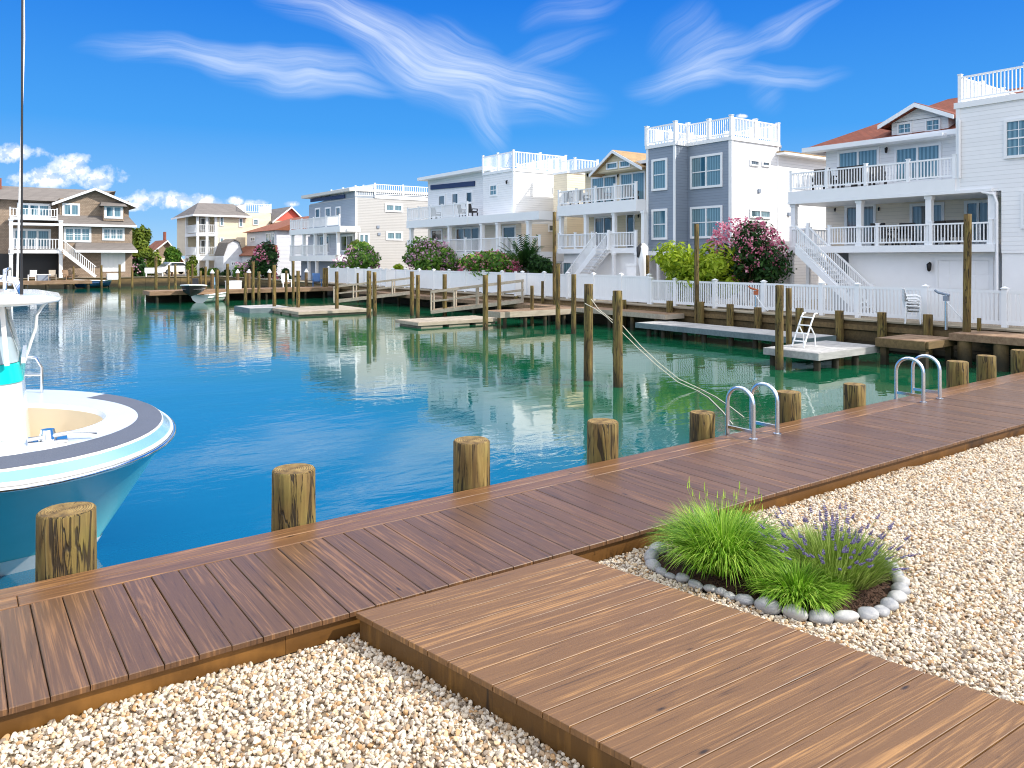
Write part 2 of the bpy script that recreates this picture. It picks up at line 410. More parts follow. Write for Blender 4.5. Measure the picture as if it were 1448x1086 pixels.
def water_mat():
    k = NT('lagoon_water'); p = k.pos(); s = k.sep(p)
    big = k.noise(k.mapping(p, (.55,.9,1), (0,0,R(36))), 1.0, 3, .55, .4)
    mid = k.noise(k.mapping(p, (1.3,3.4,1), (0,0,R(36))), 1.0, 3, .55, .5)
    fine = k.noise(k.mapping(p, (5,11,1), (0,0,R(36))), 1.0, 2, .5)
    h = k.math('ADD', k.math('MULTIPLY', big, .9), k.math('ADD', k.math('MULTIPLY', mid, .34), k.math('MULTIPLY', fine, .035)))
    calm = k.ramp(k.noise(k.mapping(p, (.06,.13,1)), 1.0, 3, .5), [(.35,(.35,.35,.35,1)),(.65,(1,1,1,1))])
    nb = k.n('ShaderNodeBump'); k.l(h, nb.inputs['Height']); nb.inputs['Distance'].default_value = .024
    k.l(k.math('MULTIPLY', calm, .75), nb.inputs['Strength'])
    # shallow green water along the far bank, deep blue in the channel
    t = k.math('ADD', k.math('MULTIPLY', s[0], .035), k.math('MULTIPLY', k.noise(k.mapping(p, (.12,.2,1)), 1.0, 3), .5))
    c = k.mix(k.ramp(t, [(.36,(0,0,0,1)),(.72,(1,1,1,1))]), (.004,.115,.21,1), (.006,.09,.04,1))
    return k.done(k.bsdf(c, .02, spec=.5, ior=2.0, nrm=nb.outputs[0]))
M['water'] = water_mat()
# ------------------------------------------------------------------ setting
WATER = -1.1; GRAV = -.14; BANK = 26.3; END = 98.0
mb = MB()
mb.add([(-160,4.9,WATER),(26.6,4.9,WATER),(26.6,END+.3,WATER),(-160,END+.3,WATER)], [(0,1,2,3)])
tag(mb.build('water', M['water']), kind='structure')
mb = MB()
g = GRAV - .035
for x0, x1, y0, y1 in ((-900,1500,-700,5.0), (BANK+.2,1500,5.0,1800), (-900,-160,5.0,1800), (-160,BANK+.2,END+.2,1800)):
    mb.add([(x0,y0,g),(x1,y0,g),(x1,y1,g),(x0,y1,g)], [(0,1,2,3)])
tag(mb.build('ground', M['ground']), kind='structure')

# boardwalk ---------------------------------------------------------------
def inner(X): return 4.48 - .0247 * (X - .18)
OUT = 6.1
bw = thing('boardwalk', 'long dark brown timber boardwalk running along the water edge with a lengthwise border board', 'boardwalk', (6,5.2,0))
mb = MB(); pitch = .177; x = .391 - pitch*45
def plank(mb, c0, c1, c2, c3, z, th, mat=0, tint=.5, ch=.004):
    """one board: corners c0..c3 counter-clockwise in plan, chamfered top edges"""
    cs = [Vector((c[0], c[1], 0)) for c in (c0, c1, c2, c3)]; ce = sum(cs, Vector()) / 4
    def ring(zz, ins):
        r = []
        for i, c in enumerate(cs):
            a = (cs[(i+1) % 4] - c).normalized(); b = (cs[i-1] - c).normalized()
            q = c + (a + b) * ins; r.append((q.x, q.y, zz))
        return r
    vs = ring(z - th, 0) + ring(z - ch, 0) + ring(z, ch)
    fs = [(3,2,1,0), (8,9,10,11)]
    for k in (0, 4):
        for i in range(4):
            j = (i+1) % 4; fs.append((k+i, k+j, k+4+j, k+4+i))
    mb.add(vs, fs, mat, tint)
while x < 26.2:
    a, b = x + .0026, x + pitch - .0026
    dz = rnd.uniform(-.0015, .0015)
    plank(mb, (a, inner(a)-.012), (b, inner(b)-.012), (b, 5.735), (a, 5.735), dz, .032, 0, rnd.random())
    x += pitch
mb.build('planks', M['deck'], bw, True)
mb = MB()
for y0, y1 in ((5.742, 5.922), (5.929, OUT)):
    x = -7.6 - rnd.random()*2
    while x < 26.2:
        ln = 4.9; e = min(26.25, x+ln)
        plank(mb, (x+.002, y0), (e-.002, y0), (e-.002, y1), (x+.002, y1), .001, .034, 0, rnd.random()); x += ln
mb.build('border_board', M['deck_edge'], bw, True)
mb = MB()
def fpt(X, d): return (X, inner(X) + d)
x = -6.8
while x < 26:
    e = min(26.2, x+4.2)
    plank(mb, (x, inner(x)+.03), (e-.003, inner(e)+.03), (e-.003, inner(e)+.07), (x, inner(x)+.07), -.040, .125, 0, rnd.random(), .003); x += 4.2
mb.build('fascia', M['fascia'], bw, True)
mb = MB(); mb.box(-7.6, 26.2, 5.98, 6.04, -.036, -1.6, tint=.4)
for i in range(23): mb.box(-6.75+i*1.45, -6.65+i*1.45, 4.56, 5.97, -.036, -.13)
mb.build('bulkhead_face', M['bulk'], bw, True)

# platform ----------------------------------------------------------------
o = gp(503, 866, .02); br = gp(808, 783, .02); PZ = .02
u = Vector((br.x - o.x, br.y - o.y, 0)); v = Vector((.19, -.98, 0)).normalized()
o.y -= .0
pl = thing('platform', 'square brown timber platform joining the boardwalk across the gravel', 'platform', (o.x, o.y, 0))
mb = MB(); step = .168; n = 30
vv = v * step
for i in range(n):
    p = Vector((o.x, o.y, 0)) + v * (i*step); gap = v * .0035
    # boards fan very slightly
    a = p + gap; b = p + u + gap + Vector((0, -.0012*i, 0)); c = p + u + vv - gap + Vector((0, -.0012*(i+1), 0)); d = p + vv - gap
    plank(mb, (d.x, d.y), (c.x, c.y), (b.x, b.y), (a.x, a.y), PZ + rnd.uniform(-.001, .001), .032, 0, rnd.random(), .0022)
mb.build('planks', M['plat'], pl, True)
mb = MB()
un = u.normalized()
for s0 in (Vector((o.x, o.y, 0)) + un*.014, Vector((o.x, o.y, 0)) + u - un*.054):
    e0 = s0 + v*.02; e1 = s0 + v*(n*step)
    plank(mb, (e1.x, e1.y), (e1.x+un.x*.04, e1.y+un.y*.04), (e0.x+un.x*.04, e0.y+un.y*.04), (e0.x, e0.y), PZ-.034, .14, 0, .4, .003)
mb.build('fascia', M['fascia_side'], pl, True)

# gravel (stuff) ------------------------------------------------------------
bed_px = [(930.5,781),(921,792),(924,803),(935.7,812),(948,817),(965,821.6),(984,830),(1004,835),(1020,840),(1032,845.4),(1053,852),(1086,862.7),
          (1124,872.4),(1160,877.5),(1194.7,877.5),(1227.5,872.4),(1246,868),(1257,860),(1268,849),(1274,838),(1273,826),(1267,815),(1261,804),(1253,796),(1243,789)]
bed_pts = [gp(x, y, GRAV) for x, y in bed_px]
bc = sum(bed_pts, Vector()) / len(bed_pts); bc.z = GRAV
def inside(x, y, pts):
    r = False; j = len(pts) - 1
    for i in range(len(pts)):
        a, b = pts[i], pts[j]
        if (a.y > y) != (b.y > y) and x < (b.x-a.x)*(y-a.y)/(b.y-a.y)+a.x: r = not r
        j = i
    return r
back = [Vector((bc.x - .05, bc.y + .62, 0)), Vector((bc.x-.45, bc.y+.55, 0))]
bed_poly = bed_pts + [Vector((bed_pts[-1].x-.05, bed_pts[-1].y+.12, 0)), Vector((bc.x+.25, bc.y+.5, 0)), Vector((bc.x-.2, bc.y+.5, 0))]
plat_poly = [Vector((o.x, o.y, 0))+un*.06, Vector((o.x, o.y, 0))+u-un*.06, Vector((o.x, o.y, 0))+u+v*5-un*.06, Vector((o.x, o.y, 0))+v*5+un*.06]
mb = MB(); c = .06
ix = 0
for i in range(int(18.9/c)):
    for j in range(int(4.8/c)):
        x0 = -4.8 + i*c; y0 = 4.66 - (j+1)*c
        xm, ym = x0 + c/2, y0 + c/2
        if ym > inner(xm) + .0: continue
        if inside(xm, ym, plat_poly) or inside(xm, ym, bed_poly): continue
        if math.hypot(xm, ym) < 1.2: continue
        mb.add([(x0,y0,GRAV-.012),(x0+c,y0,GRAV-.012),(x0+c,y0+c,GRAV-.012),(x0,y0+c,GRAV-.012)], [(0,1,2,3)])
gr = mb.build('gravel', M['gravel_bed']); tag(gr, 'loose cream and tan pebble gravel spread beside the boardwalk', 'gravel', kind='stuff')
def gravel_nodes(ob):
    ng = bpy.data.node_groups.new('pebbles', 'GeometryNodeTree')
    ng.interface.new_socket('Geometry', in_out='INPUT', socket_type='NodeSocketGeometry')
    ng.interface.new_socket('Geometry', in_out='OUTPUT', socket_type='NodeSocketGeometry')
    N = ng.nodes.new; L = ng.links.new
    gi = N('NodeGroupInput'); go = N('NodeGroupOutput')
    dp = N('GeometryNodeDistributePointsOnFaces'); dp.inputs['Density'].default_value = 3700
    L(gi.outputs[0], dp.inputs['Mesh'])
    jn = N('GeometryNodeJoinGeometry')
    for i in range(6):
        ic = N('GeometryNodeMeshIcoSphere'); ic.inputs['Radius'].default_value = 1; ic.inputs['Subdivisions'].default_value = 3
        nz = N('ShaderNodeTexNoise'); nz.noise_dimensions = '4D'; nz.inputs['W'].default_value = i*7.3; nz.inputs['Scale'].default_value = .75
        nz.inputs['Detail'].default_value = 1.5
        sb = N('ShaderNodeVectorMath'); sb.operation = 'SUBTRACT'; sb.inputs[1].default_value = (.5,.5,.5); L(nz.outputs['Color'], sb.inputs[0])
        sc = N('ShaderNodeVectorMath'); sc.operation = 'SCALE'; sc.inputs['Scale'].default_value = 1.5; L(sb.outputs[0], sc.inputs[0])
        sp = N('GeometryNodeSetPosition'); L(ic.outputs[0], sp.inputs[0]); L(sc.outputs[0], sp.inputs['Offset'])
        tr = N('GeometryNodeTransform'); L(sp.outputs[0], tr.inputs[0])
        tr.inputs['Scale'].default_value = (.0138*(1+.25*((i*37)%5-2)/2), .0108, .0087*(1+.3*((i*13)%3-1)))
        sm = N('GeometryNodeSetShadeSmooth'); L(tr.outputs[0], sm.inputs[0])
        mt = N('GeometryNodeSetMaterial'); mt.inputs['Material'].default_value = M['gravel']; L(sm.outputs[0], mt.inputs[0])
        gti = N('GeometryNodeGeometryToInstance'); L(mt.outputs[0], gti.inputs[0]); L(gti.outputs[0], jn.inputs[0])
    ip = N('GeometryNodeInstanceOnPoints'); ip.inputs['Pick Instance'].default_value = True
    L(dp.outputs['Points'], ip.inputs['Points']); L(jn.outputs[0], ip.inputs['Instance'])
    rv = N('FunctionNodeRandomValue'); rv.data_type = 'FLOAT_VECTOR'; rv.inputs[0].default_value = (-.7,-.7,0); rv.inputs[1].default_value = (.7,.7,6.283)
    er = N('FunctionNodeEulerToRotation'); L(rv.outputs[0], er.inputs[0]); L(er.outputs[0], ip.inputs['Rotation'])
    rs = N('FunctionNodeRandomValue'); rs.data_type = 'FLOAT'; rs.inputs[2].default_value = .55; rs.inputs[3].default_value = 1.3; rs.inputs['Seed'].default_value = 3
    L(rs.outputs[1], ip.inputs['Scale'])
    rz = N('FunctionNodeRandomValue'); rz.data_type = 'FLOAT_VECTOR'; rz.inputs[0].default_value = (0,0,-.008); rz.inputs[1].default_value = (0,0,.016); rz.inputs['Seed'].default_value = 9
    st = N('GeometryNodeSetPosition'); L(dp.outputs['Points'], st.inputs[0]); L(rz.outputs[0], st.inputs['Offset']); L(st.outputs[0], ip.inputs['Points'])
    j2 = N('GeometryNodeJoinGeometry'); L(ip.outputs[0], j2.inputs[0]); L(gi.outputs[0], j2.inputs[0]); L(j2.outputs[0], go.inputs[0])
    md = ob.modifiers.new('pebbles', 'NODES'); md.node_group = ng
gravel_nodes(gr)

# planting bed ----------------------------------------------------------------
mb = MB(); ring0 = bed_poly; rows = []
for s in (1.0, .8, .55, .3, .02):
    r = []
    for p in ring0 + [ring0[0]]:
        q = bc + (p - bc) * s; h = GRAV - .012 + .06*(1-s**2) + .012*noise.noise(q*9)
        r.append((q.x, q.y, h))
    rows.append(r)
mb.grid(rows)
for i in range(900):
    a = rnd.choice(ring0); s = math.sqrt(rnd.random()); q = bc + (a-bc)*s*.95 + Vector((rnd.uniform(-.06,.06), rnd.uniform(-.06,.06), 0))
    d = Vector((rnd.uniform(-1,1), rnd.uniform(-1,1), rnd.uniform(-.25,.4))).normalized()*rnd.uniform(.012,.03)
    z = GRAV + .06*(1-s*s) + .004; q.z = z
    mb.bar(q-d, q+d, .008, .004, tint=rnd.random())
tag(mb.build('soil', M['soil']), 'dark brown mulch mounded inside the ring of grey stones', 'soil', kind='structure')
srng = random.Random(3)
for i, p in enumerate(bed_pts):
    nx = bed_pts[(i+1) % len(bed_pts)]; pv = bed_pts[i-1]
    if i == 0: pv = p
    if i == len(bed_pts)-1: nx = p
    L = ((nx-p).length + (p-pv).length) / (2 if 0 < i < len(bed_pts)-1 else 1)
    a = max(.045, min(.1, L*.52)); b = a*srng.uniform(.68,.85); h = a*srng.uniform(.46,.6)
    sd = srng.random()*50; me = MB(); rows = []
    for r in range(11):
        th = math.pi*r/10; row = []
        for q in range(21):
            ph = 2*math.pi*(q % 20)/20
            d = Vector((math.sin(th)*math.cos(ph), math.sin(th)*math.sin(ph), math.cos(th)))
            k2 = 1 + .16*noise.noise(d*1.3 + Vector((sd,0,0)))
            row.append((d.x*a*k2, d.y*b*k2, d.z*h*k2))
        rows.append(row)
    me.grid(rows[::-1])
    ob = me.build('edging_stone', M['stone'])
    dirv = (nx - pv); ob.location = (p.x, p.y, GRAV + h*.55); ob.rotation_euler = (srng.uniform(-.12,.12), srng.uniform(-.15,.15), math.atan2(dirv.y, dirv.x)+srng.uniform(-.25,.25))
    tag(ob, 'smooth grey river stone in the ring edging the planting bed', 'stone', 'grey stones edging the planting bed')

def blades(mb, c, n, r0, L, out, width, seg=6, droop=1.0, up=1.0, rg=random, mat=0):
    for i in range(n):
        ph = rg.random()*2*math.pi; rr = r0*math.sqrt(rg.random()); lean = (rr/r0)*out*rg.uniform(.5,1.15)
        base = Vector((c.x + rr*math.cos(ph), c.y + rr*math.sin(ph), c.z))
        ph2 = ph + rg.uniform(-.45,.45)
        d = Vector((math.cos(ph2)*lean, math.sin(ph2)*lean, up)).normalized()
        ln = L*rg.uniform(.72,1.06); st = ln/seg; pts = [base]; dd = d.copy()
        dr = droop*rg.uniform(.3,1.5)
        for s in range(seg):
            pts.append(pts[-1] + dd*st)
            k2 = ((s+1)/seg)**1.3
            dd = (dd + Vector((math.cos(ph2)*.25, math.sin(ph2)*.25, -.62))*dr*k2*.75).normalized()
            if pts[-1].z < c.z + .008: pts[-1].z = c.z + .008
        side = Vector((-math.sin(ph2+rg.uniform(-.9,.9)), math.cos(ph2), .0)).normalized()
        tint = rg.random(); vs = []
        for s, p in enumerate(pts):
            w = width*.5*(1 - (s/seg)**1.6)*(.7+.3*min(1, s)) + .0004
            vs += [p - side*w, p + side*w]
        mb.add(vs, [(2*s, 2*s+1, 2*s+3, 2*s+2) for s in range(seg)], mat, tint, True)
grg = random.Random(11)
c1 = gp(1022, 801, GRAV+.03); mb = MB(); blades(mb, c1, 3000, .21, .48, .92, .0105, 7, 1.15, .9, grg)
t1 = mb.build('ornamental_grass', M['grass'], None, True)
tag(t1, 'tall bright green ornamental grass clump, the largest plant in the stone ringed bed', 'grass clump')
mb = MB()
for i in range(26):
    a = grg.random()*6.28; r = .1*grg.random(); q = c1 + Vector((math.cos(a)*r, math.sin(a)*r, 0)); tip = q + Vector((math.cos(a)*grg.uniform(.02,.3), math.sin(a)*grg.uniform(.02,.3), grg.uniform(.46,.58)))
    mb.tube([q, (q+tip)/2+Vector((0,0,.05)), tip], [.0018,.0016,.001], 4, tint=.8)
    mb.tube([tip, tip+Vector((.004,.0,.05))], [.0045,.001], 5, tint=1)
mb.build('seed_stalk', M['grass'], t1, True)
c2 = gp(1128, 840, GRAV+.04); mb = MB(); blades(mb, c2, 1700, .17, .25, 1.1, .0095, 7, 1.0, .62, grg)
tag(mb.build('ornamental_grass', M['grass'], None, True), 'low spreading bright green grass clump at the front of the stone ringed bed', 'grass clump')
c3 = gp(1178, 812, GRAV+.03); mb = MB(); blades(mb, c3, 2300, .29, .31, 1.0, .008, 5, .45, .9, grg)
lv = mb.build('lavender', M['lav_leaf'], None, True)
tag(lv, 'lavender bush with purple flower spikes behind the low grass clump', 'lavender')
mb = MB()
for i in range(120):
    a = grg.random()*6.28; r = .32*math.sqrt(grg.random()); q = c3 + Vector((math.cos(a)*r, math.sin(a)*r, .1))
    tip = q + Vector((math.cos(a)*r*.7+grg.uniform(-.05,.05), math.sin(a)*r*.7+grg.uniform(-.05,.05), grg.uniform(.10,.25)))
    mb.tube([q, tip], .0016, 4, 0, .5)
    ax = (tip-q).normalized(); ln = grg.uniform(.035,.07)
    for s in range(5):
        ce = tip + ax*(ln*s/4); rr = .0085*(1-.16*s)
        for w in range(5):
            an = w*1.257+s*.6; of = Vector((math.cos(an), math.sin(an), .5))*rr
            mb.tube([ce, ce+of, ce+of*1.5+Vector((0,0,.004))], [rr*.3, rr*.55, rr*.1], 4, 1, grg.random(), False)
mb.build('flower_spike', [M['lav_leaf'], M['lav']], lv, True)

# pilings ---------------------------------------------------------------------
def piling(x, y, zt, zb, r, label, group, seed, name='wooden_piling', lean=(0,0)):
    rg = random.Random(seed); mb = MB(); n = 22; H = zt - zb; rows = []
    lv = [0, .25, .5, .75, .93, 1] if H > 1 else [0, .4, .8, 1]
    of = rg.random()*30
    for t in lv:
        z = zb - zt + H*t; row = []; rr = r*(1.05 - .05*t)
        for j in range(n+1):
            a = 2*math.pi*(j % n)/n
            q = rr*(1 + .05*noise.noise(Vector((math.cos(a)*1.4+of, math.sin(a)*1.4, z*.7))))
            row.append((q*math.cos(a)+lean[0]*H*t, q*math.sin(a)+lean[1]*H*t, z))
        rows.append(row)
    b = [(p[0]*.93, p[1]*.93, p[2]+r*.07) for p in [Vector(p) for p in rows[-1]]]
    b = [( (p[0]-lean[0]*H)*.93+lean[0]*H, (p[1]-lean[1]*H)*.93+lean[1]*H, p[2]+r*.07) for p in rows[-1]]
    rows.append(b); mb.grid(rows)
    mb.add(b[:-1], [tuple(range(n))], 1)
    ob = mb.build(name, [M['pile'], M['pile_end']]); ob.location = (x, y, zt)
    return tag(ob, label, 'piling', group)
near = [((57,131.5),720,'weathered timber piling in front of the bow of the white and teal boat'),
        ((385,446),662,'weathered timber piling at the boardwalk, first one right of the moored boat'),
        ((641,693),621,'weathered timber piling at the boardwalk, second one right of the moored boat'),
        ((830,875),594,'short boardwalk piling standing directly in front of two taller pilings in the water'),
        ((976,1011),581,'short boardwalk piling just left of the nearer ladder, with mooring ropes leading to it'),
        ((1098,1132),552,'short boardwalk piling just right of the nearer ladder'),
        ((1194,1223),541,'short boardwalk piling just left of the farther ladder'),
        ((1340.5,1367.5),508.7,'short boardwalk piling just right of the farther ladder'),
        ((1383,1407.5),500.6,'short boardwalk piling, second one right of the farther ladder'),
        ((1432,1458),493,'short boardwalk piling at the right edge, third right of the farther ladder')]
for i, ((a, b), py, lb) in enumerate(near):
    cx = (a+b)/2; r = .16; 
    for _ in range(3):
        Y = OUT + .012 + r; X = xy(cx, Y); r = (b-a)/2/F_PX*(FS*X+FC*Y)
    r = min(r, .21)
    piling(X, OUT + .015 + r, zat(py+3, X, OUT+.01+r), -2.2, r, lb, 'short pilings along the boardwalk edge', 100+i)
NEAR5 = (xy(993, OUT+.16), OUT+.16)

# grab-rail ladders --------------------------------------------------------------
def ladder(x, y, sc, label):
    t = thing('dock_ladder', label, 'ladder', (x, y, .002), 'aluminium ladders on the boardwalk', local=True)
    for sx in (-.2*sc, .2*sc):
        h = .5*sc; rr = .16*sc; pts = [(sx, -.16*sc, 0), (sx, -.16*sc, h-rr)]
        for q in range(1, 12):
            a = math.pi - math.pi*q/12; pts.append((sx, rr*math.cos(a)-0, h-rr+rr*math.sin(a)))
        pts += [(sx, .16*sc, h-rr), (sx, .16*sc, -.1)]
        pts.append((sx, .16*sc, -1.5))
        mb = MB(); mb.tube(pts, .021*sc, 12); ob = mb.build('handrail', M['steel'], t)
        mb = MB(); mb.tube([(sx,-.16*sc,0),(sx,-.16*sc,.012)], .042*sc, 14); mb.build('foot_flange', M['steel'], ob)
        mb = MB(); mb.bar((sx, -.16*sc, .075*sc), (sx, .16*sc, .075*sc), .03*sc, .03*sc); mb.build('brace', M['steel'], t)
    for z in (-.22, -.5, -.78, -1.06):
        mb = MB(); mb.box(-.2*sc, .2*sc, .12*sc, .2*sc, z-.014, z+.014); mb.build('tread', M['steel'], t)
    return t
ladder(xy(1064, OUT-.16), OUT - .16, 1.2, 'aluminium grab rail ladder on the boardwalk, nearer one beside the planting bed')
ladder(xy(1298, OUT-.2), OUT - .2, 1.3, 'aluminium grab rail ladder on the boardwalk, farther one toward the right')

# mooring ropes --------------------------------------------------------------
# ------------------------------------------------------------------ centre-console boat
BS = 1.15; BP = Vector((1.78*BS, 8.42*BS, 0)); BH = -.076
bt = thing('fishing_boat', 'teal hulled white centre console fishing boat moored bow right beside the boardwalk', 'boat', (BP.x, BP.y, WATER), local=True, rz=BH); bt.scale = (BS, BS, BS)
def bw_half(s): # half beam at rail
    t = max(0, 1 - s/1.5); return 2.12*(1 - t**1.95)**.5
def sheer(s): return .045*min(s, 2.2)
ZR = 1.215   # rail height above water
ST = [0, .015, .05, .11, .2, .32, .48, .7, 1.0, 1.5, 2.2, 3.2, 4.5, 6.2, 8.5]
def sec(s, sd):
    w = bw_half(s); ent = min(1, max(0, (s-.0)/6.0))
    zr = ZR + sheer(s); rake = .95
    pts = []
    # from keel to rail; the stem rakes aft toward the water
    for q in (0, .12, .28, .45, .62, .8, .93, 1):
        fl = q**(1.7 - .9*min(1, s/5))
        back = rake*(1-q)**1.15
        wl = bw_half(max(0, s - 0))*(.06 + .94*fl) if q > 0 else 0
        wl = wl*(1 - .35*(1-q)*max(0, 1 - s/4))
        z = -.35 + (zr + .35)*q
        pts.append((-s - back*max(0, 1 - s/3.2), sd*wl, z))
    return pts
for sd in (1,):
    mb = MB()
    for sgn in (-1, 1):
        rows = [sec(s, sgn) for s in ST]
        if sgn > 0: rows = rows[::-1]
        mb.grid(rows, mats=lambda i, j: 0)
    # boot stripe and bottom below
    hull = mb.build('hull', M['hull'], bt)
mb = MB()
for sgn in (-1, 1):
    rows = []
    for s in ST:
        p = sec(s, sgn); a = Vector(p[1]); b = Vector(p[2]); 
        q0 = a.lerp(b, .55); q1 = Vector(p[2]).lerp(Vector(p[3]), .25)
        rows.append([(q0.x+.012, q0.y+sgn*.008, q0.z), (q1.x+.012, q1.y+sgn*.008, q1.z)])
    mb.grid(rows if sgn < 0 else rows[::-1])
mb.build('boot_stripe', M['gel'], hull)
def rail(s, sgn, off=0, dz=0):
    w = bw_half(s); e = .012
    # outward normal of the plan outline
    dw = (bw_half(s+e) - bw_half(max(0, s-e)))/(e + min(s, e)); n = Vector((dw, sgn, 0)).normalized() if s > .001 else Vector((1, 0, 0))
    return Vector((-s, sgn*w, ZR + sheer(s) + dz)) - n*off
SS = [0, .004, .015, .035, .06, .1, .15, .22, .3, .4, .52, .66, .82, 1.0, 1.25, 1.6, 2.1, 2.7, 3.4, 4.3, 5.5, 7, 8.5]
path = [rail(s, -1) for s in SS[::-1]] + [rail(s, 1) for s in SS[1:]]
mb = MB(); mb.tube(path, .02, 10); mb.build('rub_rail', M['gel'], bt)
mb = MB(); mb.tube([p + Vector((0,0,-.03)) + (p - Vector((-3,0,p.z))).normalized()*.028 for p in path], .02, 8); mb.build('rail_insert', M['chrome'], bt)
# sheer band, gunwale top, coaming and cockpit
def inner_rail(s, sgn, off, dz):
    return rail(s, sgn, off, dz)
offs = [(.0,.035,0), (.07,.17,0), (.105,.20,1), (.16,.205,1), (.55,.22,2), (.62,.225,1), (.86,.23,1), (.92,.20,1)]
mbB = MB(); mbW = MB(); mbP = MB(); mbC = MB()
def strip(mb_, i, ss, sgn_list=(-1, 1)):
    for sgn in sgn_list:
        rows = [[rail(s, sgn, offs[i][0], offs[i][1]), rail(s, sgn, offs[i+1][0], offs[i+1][1])] for s in ss]
        mb_.grid(rows if sgn > 0 else rows[::-1])
def off_curve(s, sgn, off, dz):
    """inner outlines: an inset of the rail, blunt at the bow"""
    t = max(0, 1 - s/(1.5)); w = (2.12-off)*(1 - t**1.95)**.5
    return Vector((-s - off*.58, sgn*w, ZR + sheer(s) + dz))
def strip2(mb_, o0, z0, o1, z1, ss, sgns=(-1, 1)):
    for sgn in sgns:
        rows = [[off_curve(s, sgn, o0, z0), off_curve(s, sgn, o1, z1)] for s in ss]
        mb_.grid(rows if sgn > 0 else rows[::-1])
strip2(mbB, .0, .008, .115, .07, SS); mbB.build('sheer_band', M['pale_blue'], bt)
strip2(mbW, .115, .07, .125, .082, SS); strip2(mbW, .125, .082, .14, .085, SS)
strip2(mbW, .50, .097, .98, .105, SS); strip2(mbW, .98, .105, 1.03, .07, SS)
strip2(mbW, .14, .085, .50, .096, [1.6, 2.1, 2.7, 3.4, 4.3, 5.5, 7, 8.5], (-1,)); strip2(mbW, .14, .085, .50, .096, [.4, .52, .66, .82, 1.0, 1.25, 1.6, 2.1, 2.7, 3.4, 4.3, 5.5, 7, 8.5], (1,))
gun = mbW.build('gunwale', M['gel'], bt)
strip2(mbP, .14, .087, .50, .098, [s for s in SS if s <= 1.6], (-1,)); strip2(mbP, .14, .087, .50, .098, [s for s in SS if s <= .4], (1,)); mbP.build('nonskid_pad', M['pad'], bt)
strip2(mbC, 1.03, .07, 1.07, -.15, SS); strip2(mbC, 1.07, -.15, 1.12, -.5, SS); strip2(mbC, 1.12, -.5, 1.5, -.62, SS)
mbC.box(-8.4, -2.4, -1.0, 1.0, ZR-.72, ZR-.66)
mbC.build('cockpit_liner', M['cream'], bt)
# low seat along the bow and cup holders
for sgn in (-1, 1):
    for s in (.9, 1.5, 2.1):
        mb = MB(); p = off_curve(s, sgn, 1.055, -.1); mb.tube([p, p + Vector((0, -sgn*.02, 0))], .035, 12); mb.build('cup_holder', M['chrome'], bt)
# anchor windlass hatch and cleats
def cleat(x, y, z):
    mb = MB(); mb.tube([(x-.13,y,z+.05),(x-.05,y,z+.062),(x+.05,y,z+.062),(x+.13,y,z+.05)], [.008,.016,.016,.008], 8)
    for dx in (-.04, .04): mb.tube([(x+dx,y,z-.01),(x+dx,y,z+.06)], .014, 8)
    return mb.build('cleat', M['chrome'], bt)
for sgn in (-1, 1):
    p = off_curve(1.05, sgn, .7, .105); cleat(p.x, p.y, p.z)
    p = off_curve(3.4, sgn, .7, .105); cleat(p.x, p.y, p.z)
mb = MB(); p = off_curve(.55, -1, .62, .115)
mb.box(p.x-.30, p.x-.02, p.y-.06, p.y+.2, p.z-.01, p.z+.012); mb.tube([(p.x-.16,p.y+.06,p.z+.01),(p.x-.16,p.y+.06,p.z+.09)], [.07,.05], 14)
mb.tube([(p.x-.3,p.y+.0,p.z+.03),(p.x+.02,p.y+.05,p.z+.045),(p.x+.2,p.y+.02,p.z+.03)], .018, 8)
mb.build('anchor_windlass', M['chrome'], bt)
# bow hand rail on the far side
for sgn in (1,):
    mb = MB(); q = [off_curve(s, sgn, .35, .095) for s in (.9, 1.6)]
    for a in q:
        mb.tube([a, a+Vector((0,0,.28)), a+Vector((-.06,-.02,.40)), a+Vector((-.16,-.05,.42)), a+Vector((-.24,-.07,.34)), a+Vector((-.25,-.08,0))], .016, 8)
    mb.tube([q[0]+Vector((0,0,.2)), q[1]+Vector((0,0,.2))], .013, 8)
    mb.build('grab_rail', M['chrome'], bt)
# console, windshield, hard top: the front face stands about 3.1 m aft of the stem
def soft_box(mb, x0, x1, hy0, hy1, z0, z1, slope=.0, r=.22, mat=0, n=6):
    """console-like block: rounded front corners, sides to the stern; x1 is the front"""
    def ring(z, hy, xf):
        pts = [(x0, -hy, z)]
        for i in range(n+1):
            a = -math.pi/2 + math.pi/2*i/n; pts.append((xf - r + r*math.cos(a), -hy + r + r*math.sin(a), z))
        for i in range(n+1):
            a = math.pi/2*i/n; pts.append((xf - r + r*math.cos(a), hy - r + r*math.sin(a), z))
        pts.append((x0, hy, z)); return pts
    rows = []
    for t in (0, .5, 1): rows.append(ring(z0+(z1-z0)*t, hy0+(hy1-hy0)*t, x1 - slope*t))
    mb.grid([r + [r[0]] for r in rows], mat)
    mb.add(rows[-1], [tuple(range(len(rows[-1])))], mat); mb.add(rows[0], [tuple(range(len(rows[0])-1, -1, -1))], mat)
XC = -1.16
fl = ZR - .66
mb = MB(); soft_box(mb, -5.2, XC, .82, .80, fl, ZR+.58, .10, .3); con = mb.build('console', M['gel'], bt)
mb = MB(); soft_box(mb, -5.15, XC-.085, .80, .79, ZR+.582, ZR+.745, .03, .28); mb.build('console_stripe', M['aqua'], con)
mb = MB()
for sgn in (-1, 1): mb.prism([(XC-.3, sgn*.845, ZR+.58), (-4.6, sgn*.845, ZR+.25), (-5.1, sgn*.845, ZR+.25), (-5.1, sgn*.845, ZR+.58)], (0, sgn*.006, 0))
mb.build('console_swoosh', M['aqua'], con)
